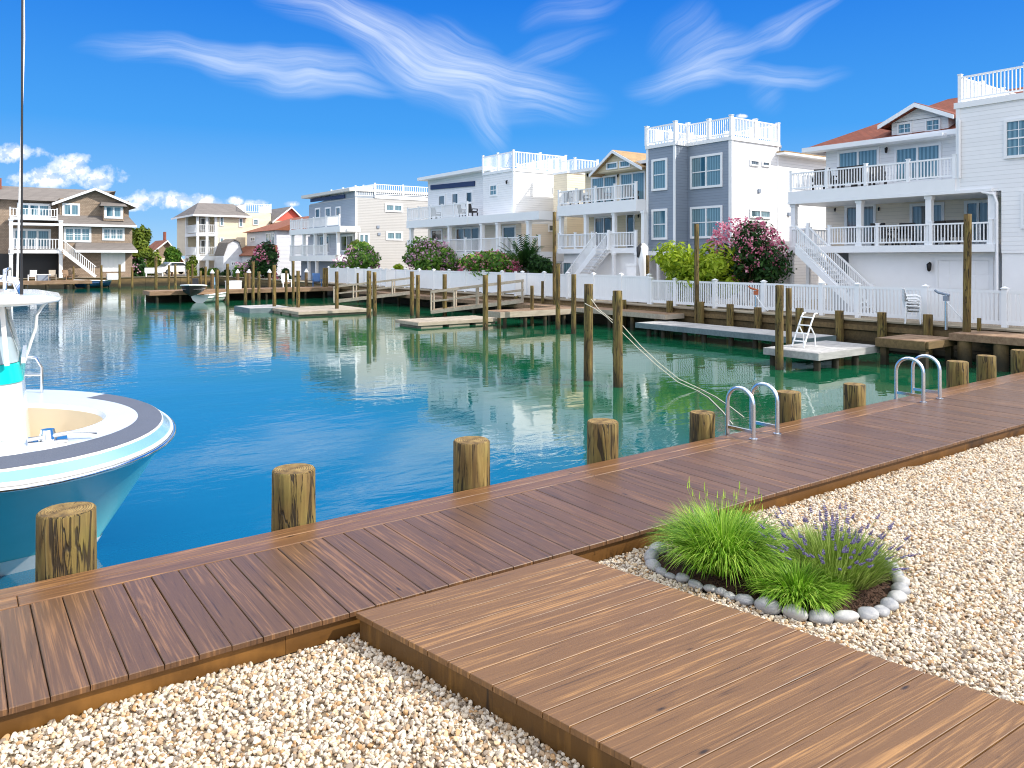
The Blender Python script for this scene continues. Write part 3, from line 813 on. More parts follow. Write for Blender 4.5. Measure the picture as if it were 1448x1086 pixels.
mb = MB(); soft_box(mb, -5.1, XC-.12, .775, .74, ZR+.75, ZR+1.24, .12, .26); ws = mb.build('windshield', M['vinyl'], bt)
mb = MB()
for sgn in (-1, 1):
    for xx in (-.12, -2.4): mb.bar((XC+xx-.08, sgn*.79, ZR+.745), (XC+xx-.12, sgn*.765, ZR+1.27), .045, .035)
pass
for z, hy, xf in ((ZR+.755, .80, -.09), (ZR+1.235, .76, -.2)):
    for sgn in (-1, 1): mb.bar((-5.1, sgn*hy, z), (XC+xf-.25, sgn*hy, z), .03, .05)
    mb.bar((XC+xf, -hy+.25, z), (XC+xf, hy-.25, z), .03, .05)
mb.build('windshield_frame', M['gel'], bt)
# hard top
mb = MB(); rows = []
def top_ring(z, hy, xf, r=.5):
    pts = []
    for i in range(9):
        a = -math.pi/2 + math.pi/2*i/8; pts.append((xf - r + r*math.cos(a), -hy + r + r*math.sin(a), z))
    for i in range(9):
        a = math.pi/2*i/8; pts.append((xf - r + r*math.cos(a), hy - r + r*math.sin(a), z))
    return [(-6.3, -hy, z)] + pts + [(-6.3, hy, z)]
ZT = ZR + 1.25; TF = XC + .20
rows = [top_ring(ZT, .98, TF-.12), top_ring(ZT+.02, 1.05, TF-.01), top_ring(ZT+.05, 1.06, TF), top_ring(ZT+.085, .98, TF-.16), top_ring(ZT+.105, .7, TF-.5)]
mb.grid([r + [r[0]] for r in rows]); mb.add(rows[-1], [tuple(range(len(rows[-1])))]); mb.add(rows[0], [tuple(range(len(rows[0])-1, -1, -1))])
top = mb.build('hard_top', M['gel'], bt)
# pipework under and on the top
for sgn in (1,):
    mb = MB(); mb.tube([(XC-.1, sgn*.6, ZR+.6), (XC-.0, sgn*.6, ZR+.95), (XC+.01, sgn*.6, ZR+1.08), (XC+.07, sgn*.6, ZR+1.18), (XC+.15, sgn*.6, ZR+1.25)], .016, 8); mb.build('pipework', M['gel'], bt); mb = MB()
    mb.tube([(XC-1.6, sgn*.9, fl), (XC-1.6, sgn*.86, ZT)], .025, 8); mb.build('top_support', M['gel'], bt)
mb = MB()
for i in range(4):
    y = -.6 + .4*i
    mb.tube([(TF-.32, y, ZT+.08), (TF-.36, y, ZT+.2), (TF-.6, y, ZT+.24), (TF-1.6, y, ZT+.22)], .016, 8)
for x_ in (TF-.42, TF-.8): mb.tube([(x_, -.65, ZT+.13), (x_, -.65, ZT+.3), (x_, .65, ZT+.3), (x_, .65, ZT+.13)], .016, 8)
mb.build('rod_rack', M['chrome'], top)
mb = MB(); mb.tube([(TF-1.35,.1,ZT+.12),(TF-1.35,.1,ZT+.34),(TF-1.35,.1,ZT+.36)], [.24,.24,.1], 20); mb.build('radar_dome', M['gel'], top)
mb = MB(); mb.tube([(-1.26,-.66,ZT+.06),(-1.26,-.66,ZT+.4),(-1.24,-.66,ZT+7.5)], [.014,.009,.008], 8); mb.build('outrigger_pole', M['black'], top)
mb = MB(); mb.tube([(-1.31,.1,ZT+.06),(-1.25,.1,ZT+2.5),(-1.29,.1,ZT+7.5)], [.011,.008,.007], 6); mb.build('antenna', M['gel'], top)
mb = MB(); mb.tube([(TF-.5,-.5,ZT+.12),(TF-.72,-.5,ZT+1.1),(TF-1.2,-.5,ZT+2.6),(TF-1.9,-.5,ZT+4)], [.01,.008,.006,.005], 6); mb.build('fishing_line_pole', M['gel'], top)
# small blue maker's mark on the far gunwale
mb = MB(); p = off_curve(1.75, 1, .7, .108)
for i in range(5):
    a = Vector((p.x+.20-.09*i, p.y-.02, p.z)); mb.tube([a, a+Vector((-.04,.05,0)), a+Vector((-.07,-.01,0)), a+Vector((-.1,.04,0))], .008, 5)
mb.build('hull_mark', M['blue_boat'], gun)
# ------------------------------------------------------------------ houses
# plane 'x': a face looking toward -X at coordinate c (u runs along Y); plane 'y': a face looking toward -Y (u runs along X)
def ob(mb, pl, c, u0, u1, z0, z1, d0, d1, mat=0, tint=.5):
    if pl == 'x': mb.box(c-d1, c-d0, u0, u1, z0, z1, mat, tint)
    else: mb.box(u0, u1, c-d1, c-d0, z0, z1, mat, tint)
def rect(pl, c, r):
    x0, y0, x1, y1 = r; f = yx if pl == 'x' else xy; zf = zx if pl == 'x' else zy
    u0, u1 = f(x0, c), f(x1, c); xm = (x0+x1)/2
    return min(u0,u1), max(u0,u1), zf(xm, y1, c), zf(xm, y0, c)
def window(par, pl, c, r, nx=1, ny=2, munt=(0,0), fw=.09, name='window', gl='glass', px=True, fm='trim'):
    u0, u1, z0, z1 = rect(pl, c, r) if px else r
    mb = MB(); P = .06
    ob(mb, pl, c, u0-.0, u0+fw, z0, z1, -.02, P); ob(mb, pl, c, u1-fw, u1, z0, z1, -.02, P)
    ob(mb, pl, c, u0+fw, u1-fw, z1-fw, z1, -.02, P); ob(mb, pl, c, u0+fw, u1-fw, z0, z0+fw, -.02, P+.02)
    W = (u1-u0-2*fw)
    for i in range(1, nx): 
        m = u0+fw+W*i/nx; ob(mb, pl, c, m-fw*.4, m+fw*.4, z0+fw, z1-fw, -.02, P-.01)
    for i in range(nx):
        a = u0+fw+W*i/nx; b = a+W/nx
        if ny == 2: ob(mb, pl, c, a+fw*.4, b-fw*.4, (z0+z1)/2-.025, (z0+z1)/2+.025, -.02, P-.02)
        for q in range(1, munt[0]): m = a+(b-a)*q/munt[0]; ob(mb, pl, c, m-.01, m+.01, z0+fw, z1-fw, .012, .026)
        for q in range(1, munt[1]): m = z0+fw+(z1-z0-2*fw)*q/munt[1]; ob(mb, pl, c, a, b, m-.01, m+.01, .012, .024)
    w = mb.build(name, M[fm], par)
    mb = MB(); ob(mb, pl, c, u0+fw, u1-fw, z0+fw, z1-fw, -.01, .012); mb.build('pane', M[gl], w)
    return w
def railing(par, pts, h=.95, name='railing', post_step=1.9, bal=.125, mat='white_vinyl', posts=True, pw=.12, post_h=.1, bw=.035):
    mb = MB(); pp = []
    for a, b in zip(pts[:-1], pts[1:]):
        a, b = Vector(a), Vector(b); L = (b-a).length; up = Vector((0,0,1))
        mb.bar(a+up*(h-.03), b+up*(h-.03), .08, .06); mb.bar(a+up*.12, b+up*.12, .05, .06)
        n = max(1, round(L/bal))
        for i in range(1, n):
            q = a+(b-a)*(i/n); mb.box(q.x-bw/2, q.x+bw/2, q.y-bw/2, q.y+bw/2, q.z+.14, q.z+h-.05)
        m = max(1, round(L/post_step)); pp += [a+(b-a)*(i/m) for i in range(m)]
    pp.append(Vector(pts[-1])); ra = mb.build(name, M[mat], par)
    if posts == 'merge' or not posts:
        return ra
    for q in pp:
        m2 = MB(); m2.box(q.x-pw/2, q.x+pw/2, q.y-pw/2, q.y+pw/2, q.z, q.z+h+post_h*.7)
        m2.box(q.x-pw*.65, q.x+pw*.65, q.y-pw*.65, q.y+pw*.65, q.z+h+post_h*.7, q.z+h+post_h)
        m2.build('post', M[mat], ra)
    return ra
def part(par, name, mat, *boxes):
    mb = MB()
    for b in boxes: mb.box(*b)
    return mb.build(name, M[mat], par)
def column(par, x, y, z0, z1, w=.2, mat='white'):
    mb = MB(); mb.box(x-w/2, x+w/2, y-w/2, y+w/2, z0, z1); mb.box(x-w*.65, x+w*.65, y-w*.65, y+w*.65, z1-.12, z1-.004); mb.box(x-w*.62, x+w*.62, y-w*.62, y+w*.62, z0+.004, z0+.14)
    return mb.build('column', M[mat], par)
def stairs(par, top, bot, wid, mat='white', n=None):
    """straight flight from top (x,y,z) to bot along Y, treads run in X by wid"""
    top = Vector(top); bot = Vector(bot); st = thing_part('staircase', par); n = n or max(4, round((top.z-bot.z)/.19)); mb = MB()
    for i in range(n):
        q = top.lerp(bot, (i+.5)/n); dy = abs(top.y-bot.y)/n
        mb.box(q.x, q.x+wid, q.y-dy*.55, q.y+dy*.55, q.z-.03, q.z+.015)
    for dx in (0, wid): 
        mb.prism([(top.x+dx-.02, top.y, top.z+.05), (bot.x+dx-.02, bot.y, bot.z+.1), (bot.x+dx-.02, bot.y, bot.z-.2), (top.x+dx-.02, top.y, top.z-.32)], (.04, 0, 0))
    s = mb.build('staircase', M[mat], par)
    for dx in (-.03, wid+.03):
        railing(s, [(top.x+dx, top.y, top.z), (bot.x+dx, bot.y, bot.z)], .92, 'stair_railing', 2.2, .13, 'white_vinyl', False)
    for dx in (-.03,):
        for q in (top, bot):
            m2 = MB(); m2.box(q.x+dx-.06, q.x+dx+.06, q.y-.06, q.y+.06, q.z-.1, q.z+1.05); m2.build('newel_post', M['white_vinyl'], s)
    return s
def thing_part(n, p): return None
def gable(par, pl, c, u0, u1, ze, zp, depth, ov=.35, th=.16, roof='roof_gray', wall=None, um=None):
    """gable whose triangular face lies in plane pl at c; ridge runs back by depth"""
    um = (u0+u1)/2 if um is None else um
    P = (lambda d, u, z: (c+d, u, z)) if pl == 'x' else (lambda d, u, z: (u, c+d, z))
    D = (depth+ov, 0, 0) if pl == 'x' else (0, depth+ov, 0)
    if wall:
        mb = MB(); mb.prism([P(.0,u0,ze), P(.0,u1,ze), P(.0,um,zp-.02)], (depth,0,0) if pl == 'x' else (0,depth,0)); mb.build('gable_wall', M[wall], par)
    mb = MB(); mt = MB()
    for a in (u0, u1):
        s = -1 if a < um else 1; k2 = (zp-ze)/abs(um-a); ao = a + s*ov; zo = ze - k2*ov
        mb.prism([P(-ov,um,zp), P(-ov,ao,zo), P(-ov,ao,zo+th), P(-ov,um,zp+th)], D)
        mt.prism([P(-ov-.05,um,zp-.06), P(-ov-.05,ao,zo-.06), P(-ov-.05,ao,zo+th-.02), P(-ov-.05,um,zp+th-.02)], (.045,0,0) if pl == 'x' else (0,.045,0))
    r = mb.build('roof', M[roof], par); mt.build('bargeboard', M['trim'], r)
    return r
def gutter_trim(par, *boxes): return part(par, 'eave_trim', 'trim', *boxes)
def wall_lamp(par, pl, c, px, py, s=.12):
    r = rect(pl, c, (px-.5, py-.5, px+.5, py+.5)); u, z = (r[0]+r[1])/2, (r[2]+r[3])/2; mb = MB()
    P = (lambda d, z: (c-d, u, z)) if pl == 'x' else (lambda d, z: (u, c-d, z))
    mb.tube([P(.0,z+s), P(s*.8,z+s*1.2), P(s,z+s)], s*.15, 6); mb.tube([P(s,z+s*1.1), P(s,z+s*.8), P(s,z-s*.7), P(s,z-s)], [s*.15,s*.6,s*.45,s*.2], 8)
    return mb.build('wall_lamp', M['iron'], par)
def vent(par, pl, c, px, py, s=.1):
    r = rect(pl, c, (px-.5, py-.5, px+.5, py+.5)); u, z = (r[0]+r[1])/2, (r[2]+r[3])/2; mb = MB(); ob(mb, pl, c, u-s, u+s, z-s, z+s, 0, .08)
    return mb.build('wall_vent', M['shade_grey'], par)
def edge_boards(par, pl, c, us, z0, z1, w=.14):
    mb = MB()
    for u in us: ob(mb, pl, c, u-w/2, u+w/2, z0, z1, -.01, .03)
    return mb.build('corner_board', M['trim'], par)

# --- A/B: white house with red roof and three storey block --------------------------------
XF = 30.5; XW = 33.4
A = thing('house', 'white house with red roof, two balconies and a taller roof deck block', 'house', (XW, 14, 0))
yL = yx(1119, XF); yB = yx(1352, XF); yP = yx(1404, XF); zU = zx(1230, 262, XF); zUb = zx(1230, 282, XF); zLf = zx(1230, 347.5, XF); yW = yx(1168, XW); yE = 4.5
zEave = zx(1205, 203, XW-.6); zTop = zx(1400, 147, XF)
part(A, 'wall', 'sid_white', (XW, 45, yB-.5, yW, zUb, zEave+.1)); part(A, 'porch_wall', 'sid_porch', (XW, 45, yE+.5, yW, -.2, zUb-.002))
part(A, 'block_wall', 'sid_white', (XF, 44, yE, yB, zUb+.02, zTop), (XF, 36, yE, yx(1416, XF), zx(1430,358,XF), zUb+.02))
part(A, 'block_base', 'white', (XF+.05, 36, yE, yx(1416, XF), -.2, zx(1430,358,XF)))
edge_boards(A, 'x', XF, [yB-.07], zUb+.03, zTop); 
part(A, 'parapet_trim', 'trim', (XF-.06, 44.06, yE, yB+.06, zTop, zTop+.22))
railing(A, [(40, yB-.1, zTop+.22), (XF+.1, yB-.1, zTop+.22), (XF+.1, yE, zTop+.22)], .98, 'roof_railing', 2.0)
window(A, 'x', XF, (1420,167,1462,223), 1, 2, (2,4), .1); window(A, 'x', XF, (1444,270,1480,323), 1, 2, (2,4), .1)
# upper balcony slab, lower porch floor
part(A, 'upper_balcony', 'white', (XF-.1, XW, yB+.0, yL+.1, zUb+.12, zU-.02), (XF-.12, XW, yP, yL+.12, zUb, zUb+.115))
part(A, 'porch_floor', 'white', (XF-.1, XW, yP-.1, yL+.1, zLf-.28, zLf))
railing(A, [(XW, yL, zU), (XF, yL, zU), (XF, yB+.05, zU)], .82, 'railing', 1.95)
yst = yx(1142, XF)
railing(A, [(XW, yL, zLf), (XF, yL, zLf), (XF, yst, zLf)], .82, 'railing', 1.6)
railing(A, [(XF, yst-1.05, zLf), (XF, yP+.05, zLf)], .82, 'railing', 2.4)
for pxc in (1123, 1216, 1314.5): column(A, XF+.12, yx(pxc, XF+.12), zLf, zUb, .22)
column(A, XF+.12, yP+.05, zLf, zUb, .24)
mb = MB(); y_ = yx(1411, XF); mb.tube([(XF-.08,y_+.5,zUb+.0),(XF-.08,y_+.1,zUb-.1),(XF-.08,y_,zUb-.4),(XF-.08,y_,0)], .05, 8); mb.tube([(XF-.08,yB-.15,zx(1356,170,XF)),(XF-.08,yB-.15,zU)], .05, 8); mb.build('downspout', M['white'], A)
# windows and doors
for r in ((1184.5,211,1244,262),): window(A, 'x', XW, r, 2, 1, fw=.11, name='sliding_door')
window(A, 'x', XW, (1265,205,1332,258), 2, 1, fw=.11, name='sliding_door')
for r in ((1195,289,1239,349),(1287,287,1336,348),(1364,283,1403,347)): window(A, 'x', XW, r, 2, 1, fw=.12, name='sliding_door', gl='glass_dark')
wall_lamp(A, 'x', XW, 1255, 213); wall_lamp(A, 'x', XW, 1182, 297, .08); wall_lamp(A, 'x', XW, 1244, 296, .08)
# under the porch: grey wall, garage, stair
yG0, yG1 = yx(1308, XF+.5), yx(1412, XF+.5)
part(A, 'base_wall', 'white', (XF+.5, 36, yG1, yx(1200, XF+.5), -.2, zLf-.29))
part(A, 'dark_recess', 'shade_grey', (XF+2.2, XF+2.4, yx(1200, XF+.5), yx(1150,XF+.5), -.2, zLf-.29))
u0,u1,z0,z1 = rect('x', XF+.5, (1327,368,1400,408)); mb = MB()
ob(mb,'x',XF+.5,u0-.12,u0,-.1,z1+.12,0,.06); ob(mb,'x',XF+.5,u1,u1+.12,-.1,z1+.12,0,.06); ob(mb,'x',XF+.5,u0,u1,z1,z1+.12,0,.06); gd = mb.build('garage_door_frame', M['trim'], A)
mb = MB()
for i in range(4):
    for j in range(4): ob(mb,'x',XF+.5,u0+(u1-u0)*i/4+.03,u0+(u1-u0)*(i+1)/4-.03,-.1+(z1+.1)*j/4+.03,-.1+(z1+.1)*(j+1)/4-.03,.012,.03)
ob(mb,'x',XF+.5,u0,u1,-.1,z1,.0,.012); mb.build('garage_door', M['white'], gd)
wall_lamp(A, 'x', XF+.5, 1316.5, 378, .16)
stairs(A, (XF-.0, yst-.05, zLf), (XF-.0, yx(1234, XF), .1), -1.0)
part(A, 'lattice_screen', 'white_vinyl', (XF+.2, XF+.26, yx(1118,XF+.2), yx(1066,XF+.2), -.1, zx(1095,359,XF)))
for p_ in (1143, 1120): column(A, XF+.1, yx(p_, XF+.1), -.1, zLf-.28, .14)
# roof
zr = zx(1262, 172, 36.5); e0 = XW-.75; yl = yW+.75; rX = 38.0; zrid = zEave+2.35
mb = MB(); y0r = yB-1
V_ = [(e0,yl,zEave),(e0,y0r,zEave),(44,yl,zEave),(rX,yl-4.2,zrid),(rX,y0r,zrid),(44,y0r,zEave)]
mb.add(V_, [(0,1,4,3),(0,3,2),(2,3,4,5),(0,2,5,1)]); rf = mb.build('roof', M['roof_red'], A)
part(A, 'eave_trim', 'trim', (e0-.04, e0+.02, y0r, yl+.02, zEave-.16, zEave+.05), (e0+.0, XW, yB+.1, yl, zEave-.14, zEave-.02), (e0, 44, yl, yl+.05, zEave-.16, zEave+.05))
XD = XW-.35; d0, d1 = yx(1341, XD), yx(1261, XD); zd0 = zx(1300, 194, XD); zde = zx(1262,174,XD)
part(A, 'dormer_wall', 'sid_white', (XD, rX, d0, d1, zd0, zde))
gable(A, 'x', XD, d0, d1, zde-.02, zx(1299,151,XD), rX-XD, .4, .14, 'roof_red', 'sid_white')
window(A, 'x', XD, (1269,173.5,1290,190), 1, 1, (2,2), .07); window(A, 'x', XD, (1308.5,168,1330.5,186), 1, 1, (2,2), .07)
part(A, 'awning', 'trim', (XD-.75, XD, d0-.1, d1+.1, zd0-.16, zd0-.04))
# --- C: slate grey house with roof deck ------------------------------------------------------
C = thing('house', 'slate grey and white boxy house with white railed roof deck and large windows', 'house', (36, 27, 0))
X1, X2 = 31.5, 32.5; cy0 = yx(1034, X2); cyb = yx(955, X1); cy1 = yx(914.5, X1); zt = zx(1000, 203, X2); zb = zx(935, 355, X1)
part(C, 'bay_wall', 'sid_gray', (X1, 40, cyb, cy1, zb, zt)); part(C, 'front_wall', 'sid_gray', (X2, X2+.3, cy0+.02, cyb, zb-.6, zt))
part(C, 'side_wall', 'sid_white', (X2+.01, xy(1101, cy0), cy0, cyb, -.2, zt-.01))
zr2 = zy(1110, 221, cy0); part(C, 'rear_wing', 'sid_white', (xy(1101, cy0), 50, cy0+.0, cyb, -.2, zr2))
part(C, 'rear_roof', 'roof_tan', (xy(1101, cy0)-.2, 50, cy0-.5, cyb, zr2+.12, zr2+.2)); part(C, 'rear_eave', 'trim', (xy(1101, cy0)-.22, 50, cy0-.55, cyb, zr2, zr2+.115))
part(C, 'base_wall', 'sid_pale', (X1+1.6, 40, cyb, cy1-.2, -.2, zb-.25)); part(C, 'band_board', 'trim', (X1-.06, X1+1.5, cyb-.06, cy1+.06, zb-.24, zb))
for p_ in (917, 931, 944, 955): column(C, X1+.1, yx(p_, X1+.1), -.1, zb-.24, .14)
edge_boards(C, 'x', X1, [cyb+.06, cy1-.06], zb, zt, .16); edge_boards(C, 'x', X2, [cy0+.08], -.1, zt, .14); edge_boards(C, 'y', cy0, [X2+.07, xy(1101,cy0)-.07], -.1, zt, .14)
part(C, 'parapet_trim', 'trim', (X1-.07, 40.1, cyb-.07, cy1+.07, zt, zt+.2), (X2-.07, xy(1101,cy0)+.06, cy0-.07, cyb-.071, zt, zt+.2))
ck = xy(1100, cy0)
railing(C, [(ck, cyb+4, zt+.2), (ck, cy0, zt+.2), (X2, cy0, zt+.2), (X2, cyb, zt+.2), (X1, cyb, zt+.2), (X1, cy1, zt+.2), (39, cy1, zt+.2)], 1.0, 'roof_railing', 1.8, .125, pw=.17)
for r in ((922,224.5,944,269.5),(922,295.5,944,339)): window(C, 'x', X1, r, 1, 2, (0,0), .12)
for r in ((976.5,218.5,1022,266),(976.5,291.5,1022,337)): window(C, 'x', X2, r, 2, 2, (0,0), .12)
for r in ((1060,226,1073,235),(1077,228,1088,236)): window(C, 'y', cy0, r, 1, 1, fw=.08, gl='glass_dark')
window(C, 'y', cy0, (1060,296,1089,309), 2, 1, fw=.1); vent(C, 'y', cy0, 1073, 270); vent(C,'y',cy0,1115,303)
mb = MB(); q = xy(1128, cy0); mb.tube([(q, cy0+1.2, zr2), (q, cy0+1.2, zr2+.7)], .09, 8); mb.tube([(q, cy0+1.2, zr2+.7), (q, cy0+1.2, zr2+.85)], .14, 8); mb.build('vent_pipe', M['shade_grey'], C)
# --- D: tan house with gable, balcony and white stair -----------------------------------------
D = thing('house', 'tan gabled house with white railed balcony, porch and white outside stair', 'house', (34, 34, 0))
XF = 30.8; XW = 33.2; dl = yx(790.5, XF); dr = cy1 + .05
zU = zx(850, 286, XF); zUb = zx(850, 302, XF); zLf = zx(850, 351, XF); dw = yx(827.5, XW); ze = zx(870, 236, XW)
part(D, 'wall', 'sid_tan', (XW, 44, dr, dw, zLf-.3, ze)); part(D, 'base_wall', 'white', (XF+.3, 44, dr, dl-.1, -.2, zLf-.3))
part(D, 'upper_balcony', 'white', (XF-.08, XW, dr, dl+.08, zUb, zU)); part(D, 'porch_floor', 'white', (XF-.08, XW, dr, dl+.08, zLf-.3, zLf))
railing(D, [(XW, dl, zU), (XF, dl, zU), (XF, dr+.1, zU)], .9, 'railing', 1.55)
s0, s1 = yx(900, XF), yx(863, XF)
railing(D, [(XW, dl, zLf), (XF, dl, zLf), (XF, s1, zLf), (XF, dr+.1, zLf)], .9, 'railing', 1.7)
for p_ in (793.7, 829, 869, 910.5): column(D, XF+.14, yx(p_, XF+.14), zLf, zUb, .22)
stairs(D, (XF-.12, s1, zLf), (XF-.12, yx(815, XF), .1), -1.0)
for p_ in (868, 900): column(D, XF-.1, yx(p_, XF-.1), -.1, zLf-.3, .16)
window(D, 'x', XF+.3, (796,370,821,392), 2, 1, fw=.09)
window(D, 'x', XW, (836.5,249,873,288), 2, 1, fw=.1, name='sliding_door'); window(D, 'x', XW, (877,243.5,913,285), 2, 1, fw=.1, name='sliding_door')
window(D, 'x', XW, (841,306,868,352), 2, 1, fw=.1, name='sliding_door', gl='glass_dark'); window(D, 'x', XW, (886,302,898,352), 1, 1, fw=.09, name='porch_door', gl='glass_dark')
wall_lamp(D, 'x', XW, 875, 249, .09); wall_lamp(D, 'x', XW, 904, 306, .09); wall_lamp(D, 'x', XW, 832, 248, .09)
mb = MB(); e0 = XW-.7; zr_ = ze+1.35
mb.add([(e0,dw+.7,ze),(e0,dr-.2,ze),(44,dw+.7,ze),(38.5,dw-3.5,zr_),(38.5,dr-.2,zr_),(44,dr-.2,ze)], [(0,1,4,3),(0,3,2),(2,3,4,5),(0,2,5,1)]); mb.build('roof', M['roof_tan'], D)
part(D, 'eave_trim', 'trim', (e0-.04, e0+.02, dr, dw+.72, ze-.14, ze+.05), (e0+.02, XW, dr, dw+.65, ze-.13, ze-.02))
XD = XW-.78; g0, g1 = yx(908, XD), yx(843, XD); zg0 = ze-.0
zge = zx(851, 238, XD)
gable(D, 'x', XD, g0, g1, zx(875,241,XD), zx(871,215.5,XD), 5, .3, .14, 'roof_tan', 'sid_tan', um=yx(871, XD))
window(D, 'x', XD-.0, (858,229.5,874,239.5), 1, 1, fw=.08); window(D, 'x', XD-.0, (876.5,226.5,892,237), 1, 1, fw=.08)
# --- E: white house with navy band ------------------------------------------------------------
E_ = thing('house', 'white house with dark blue band above its balcony doors and a railed roof deck', 'house', (36, 48, 0))
XF = 30.5; XW = 32.6; XB = 31.9; el = yx(577, XF); ew = yx(605, XW); eb = yx(683, XB); ey = yx(726, XB)
zU = zx(630, 308, XF); zUb = zx(630, 319.5, XF); zLf = zx(650, 357, XF); zt = zx(705, 245, XB); zsl = zx(604, 254, XW)
part(E_, 'wall', 'sid_white', (XW, 44, eb, ew, zUb, zsl-.1), (XB+.001, 44, ey, eb-.001, zUb, zt)); part(E_, 'porch_wall', 'sid_porch', (XW, 44, ey, ew, zLf-.3, zUb-.01))
mb = MB(); zhi = zx(684, 238, XB); mb.prism([(XW-.7, ew+.6, zsl-.1), (XW-.7, eb, zhi-.1), (XW-.7, eb, zhi+.18), (XW-.7, ew+.6, zsl+.14)], (10,0,0)); mb.build('shed_roof', M['white'], E_)
mb = MB(); mb.prism([(XW, ew, zsl-.12), (XW, eb, zsl-.12), (XW, eb, zhi-.12)], (8,0,0)); mb.build('upper_wall', M['sid_white'], E_)
mb = MB(); a_, b_ = yx(672, XW), yx(610, XW); za, zb_ = zx(672, 256, XW), zx(610, 262, XW); mb.prism([(XW-.1, a_, za), (XW-.1, b_, zb_), (XW-.1, b_, zb_-.38), (XW-.1, a_, za-.38)], (.095,0,0)); mb.build('blue_band', M['navy'], E_)
part(E_, 'upper_balcony', 'white', (XF-.1, XW, eb-.1, el+.1, zUb, zU)); part(E_, 'porch_roof', 'white', (XF-.05, XW, yx(763,XF), eb-.102, zUb+.02, zU-.05)); part(E_, 'porch_floor', 'white', (XF-.1, XW, yx(763,XF), el, zLf-.6, zLf))
railing(E_, [(XW, el, zU), (XF, el, zU), (XF, eb, zU)], 1.0, 'railing', 2.0, .14)
railing(E_, [(XW, el, zLf), (XF, el, zLf), (XF, yx(763, XF), zLf)], 1.0, 'railing', 2.3, .14)
for p_ in (582, 636, 682, 704.4, 748): column(E_, XF+.14, yx(p_, XF+.14), zLf, zUb, .26)
part(E_, 'base_wall', 'sid_pale', (XF+.4, 44, yx(763,XF), el-.4, -.2, zLf-.6))
for r in ((620,275,630,292),(639,272,649,290),(659,270,669,288)): window(E_, 'x', XW, r, 1, 1, fw=.14, name='balcony_door', gl='glass_dark')
window(E_, 'x', XB, (692.5,260.5,703.5,277.5), 1, 2, (2,2), .12)
for r, n in (((610,324,626,345),1), ((645,321,679,358),3), ((711,319,730,358),1)): window(E_, 'x', XW, r, n, 1, fw=.14, name='sliding_door', gl='glass_dark')
part(E_, 'parapet_trim', 'trim', (XB-.06, xy(801,ey), ey-.06, eb, zt, zt+.2))
xk = xy(800, ey); railing(E_, [(XB, eb, zt+.2), (XB, ey, zt+.2), (xk, ey, zt+.2), (xk, ey+6, zt+.2)], 1.2, 'roof_railing', 2.2, .14)
part(E_, 'rear_wing', 'sid_white', (44, 52, ey+.3, ew, -.2, zt-1.3))
window(E_, 'y', ey, (781.5,264.5,791.5,274), 1, 1, fw=.1, gl='glass_dark'); window(E_, 'y', ey, (775,317.5,798,328), 2, 1, fw=.1, gl='glass_dark')
wall_lamp(E_, 'x', XB, 718, 258, .12); mb = MB(); 
edge_boards(E_, 'x', XB, [ey+.07], zUb, zt); edge_boards(E_, 'y', ey, [XB+.07], zUb, zt)
# --- E2: pale house glimpsed between the white and the tan house -----------------------------------
Q = thing('house', 'pale flat roofed house glimpsed left of the tan gabled house', 'house', (41, 40, 0))
y9 = 40.5; part(Q, 'wall', 'sid_cream', (xy(802, y9), 50, y9, y9+1.5, -.2, zy(815, 246, y9)))
z9 = zy(815, 246, y9); part(Q, 'parapet_trim', 'trim', (xy(802,y9)-.05, 50, y9-.05, y9+1.5, z9, z9+.15))
railing(Q, [(xy(813,y9), y9+1.4, z9+.15), (xy(813,y9), y9, z9+.15), (xy(845,y9), y9, z9+.15)], .9, 'roof_railing', 2, .14)
window(Q, 'y', y9, (801.8,269,811,274), 1, 1, fw=.06, gl='glass_dark')
# --- F: grey house with roof deck -------------------------------------------------------------------
F_ = thing('house', 'grey house with wide porch and white railed roof deck beyond the white privacy fence', 'house', (36, 75, 0))
XF = 30; XW = 32.0; fy = yx(502, XW); fl_ = yx(437, XW); fl0 = yx(411, XF)
zU = zx(450, 322, XF); zUb = zx(450, 330, XF); zLf = zx(440, 361, XF); zt = zx(502, 279, XW)
part(F_, 'front_wall', 'sid_blue', (XW, XW+.3, fy+.02, fl_, zUb, zt-.1)); part(F_, 'side_wall', 'sid_ltgray', (XW+.01, 50, fy, fl_-.3, .6, zt))
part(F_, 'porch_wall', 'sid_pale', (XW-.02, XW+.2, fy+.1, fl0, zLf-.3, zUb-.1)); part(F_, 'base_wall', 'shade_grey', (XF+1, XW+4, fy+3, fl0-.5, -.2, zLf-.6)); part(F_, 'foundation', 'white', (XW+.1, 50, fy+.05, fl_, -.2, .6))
mb = MB(); za, zb_ = zx(555, 262, XW), zx(433, 277, XW); mb.prism([(XW-.6, fl_+.8, zx(434,277,XW)), (XW-.6, fy, zx(502,266,XW)), (XW-.6, fy, zx(502,270,XW)), (XW-.6, fl_+.8, zx(434,281,XW))], (14,0,0)); mb.build('shed_roof', M['roof_flat'], F_)
mb = MB(); mb.prism([(XW+.05, fl_, zt-.12), (XW+.05, fy+.1, zt-.12), (XW+.05, fy+.1, zx(502,269.5,XW))], (8,0,0)); mb.build('upper_wall', M['sid_blue'], F_)
mb = MB(); a_, b_ = yx(488, XW), yx(440, XW); mb.prism([(XW-.1, a_, zx(488,275,XW)), (XW-.1, b_, zx(440,281,XW)), (XW-.1, b_, zx(440,286,XW)), (XW-.1, a_, zx(488,280,XW))], (.095,0,0)); mb.build('blue_band', M['navy'], F_)
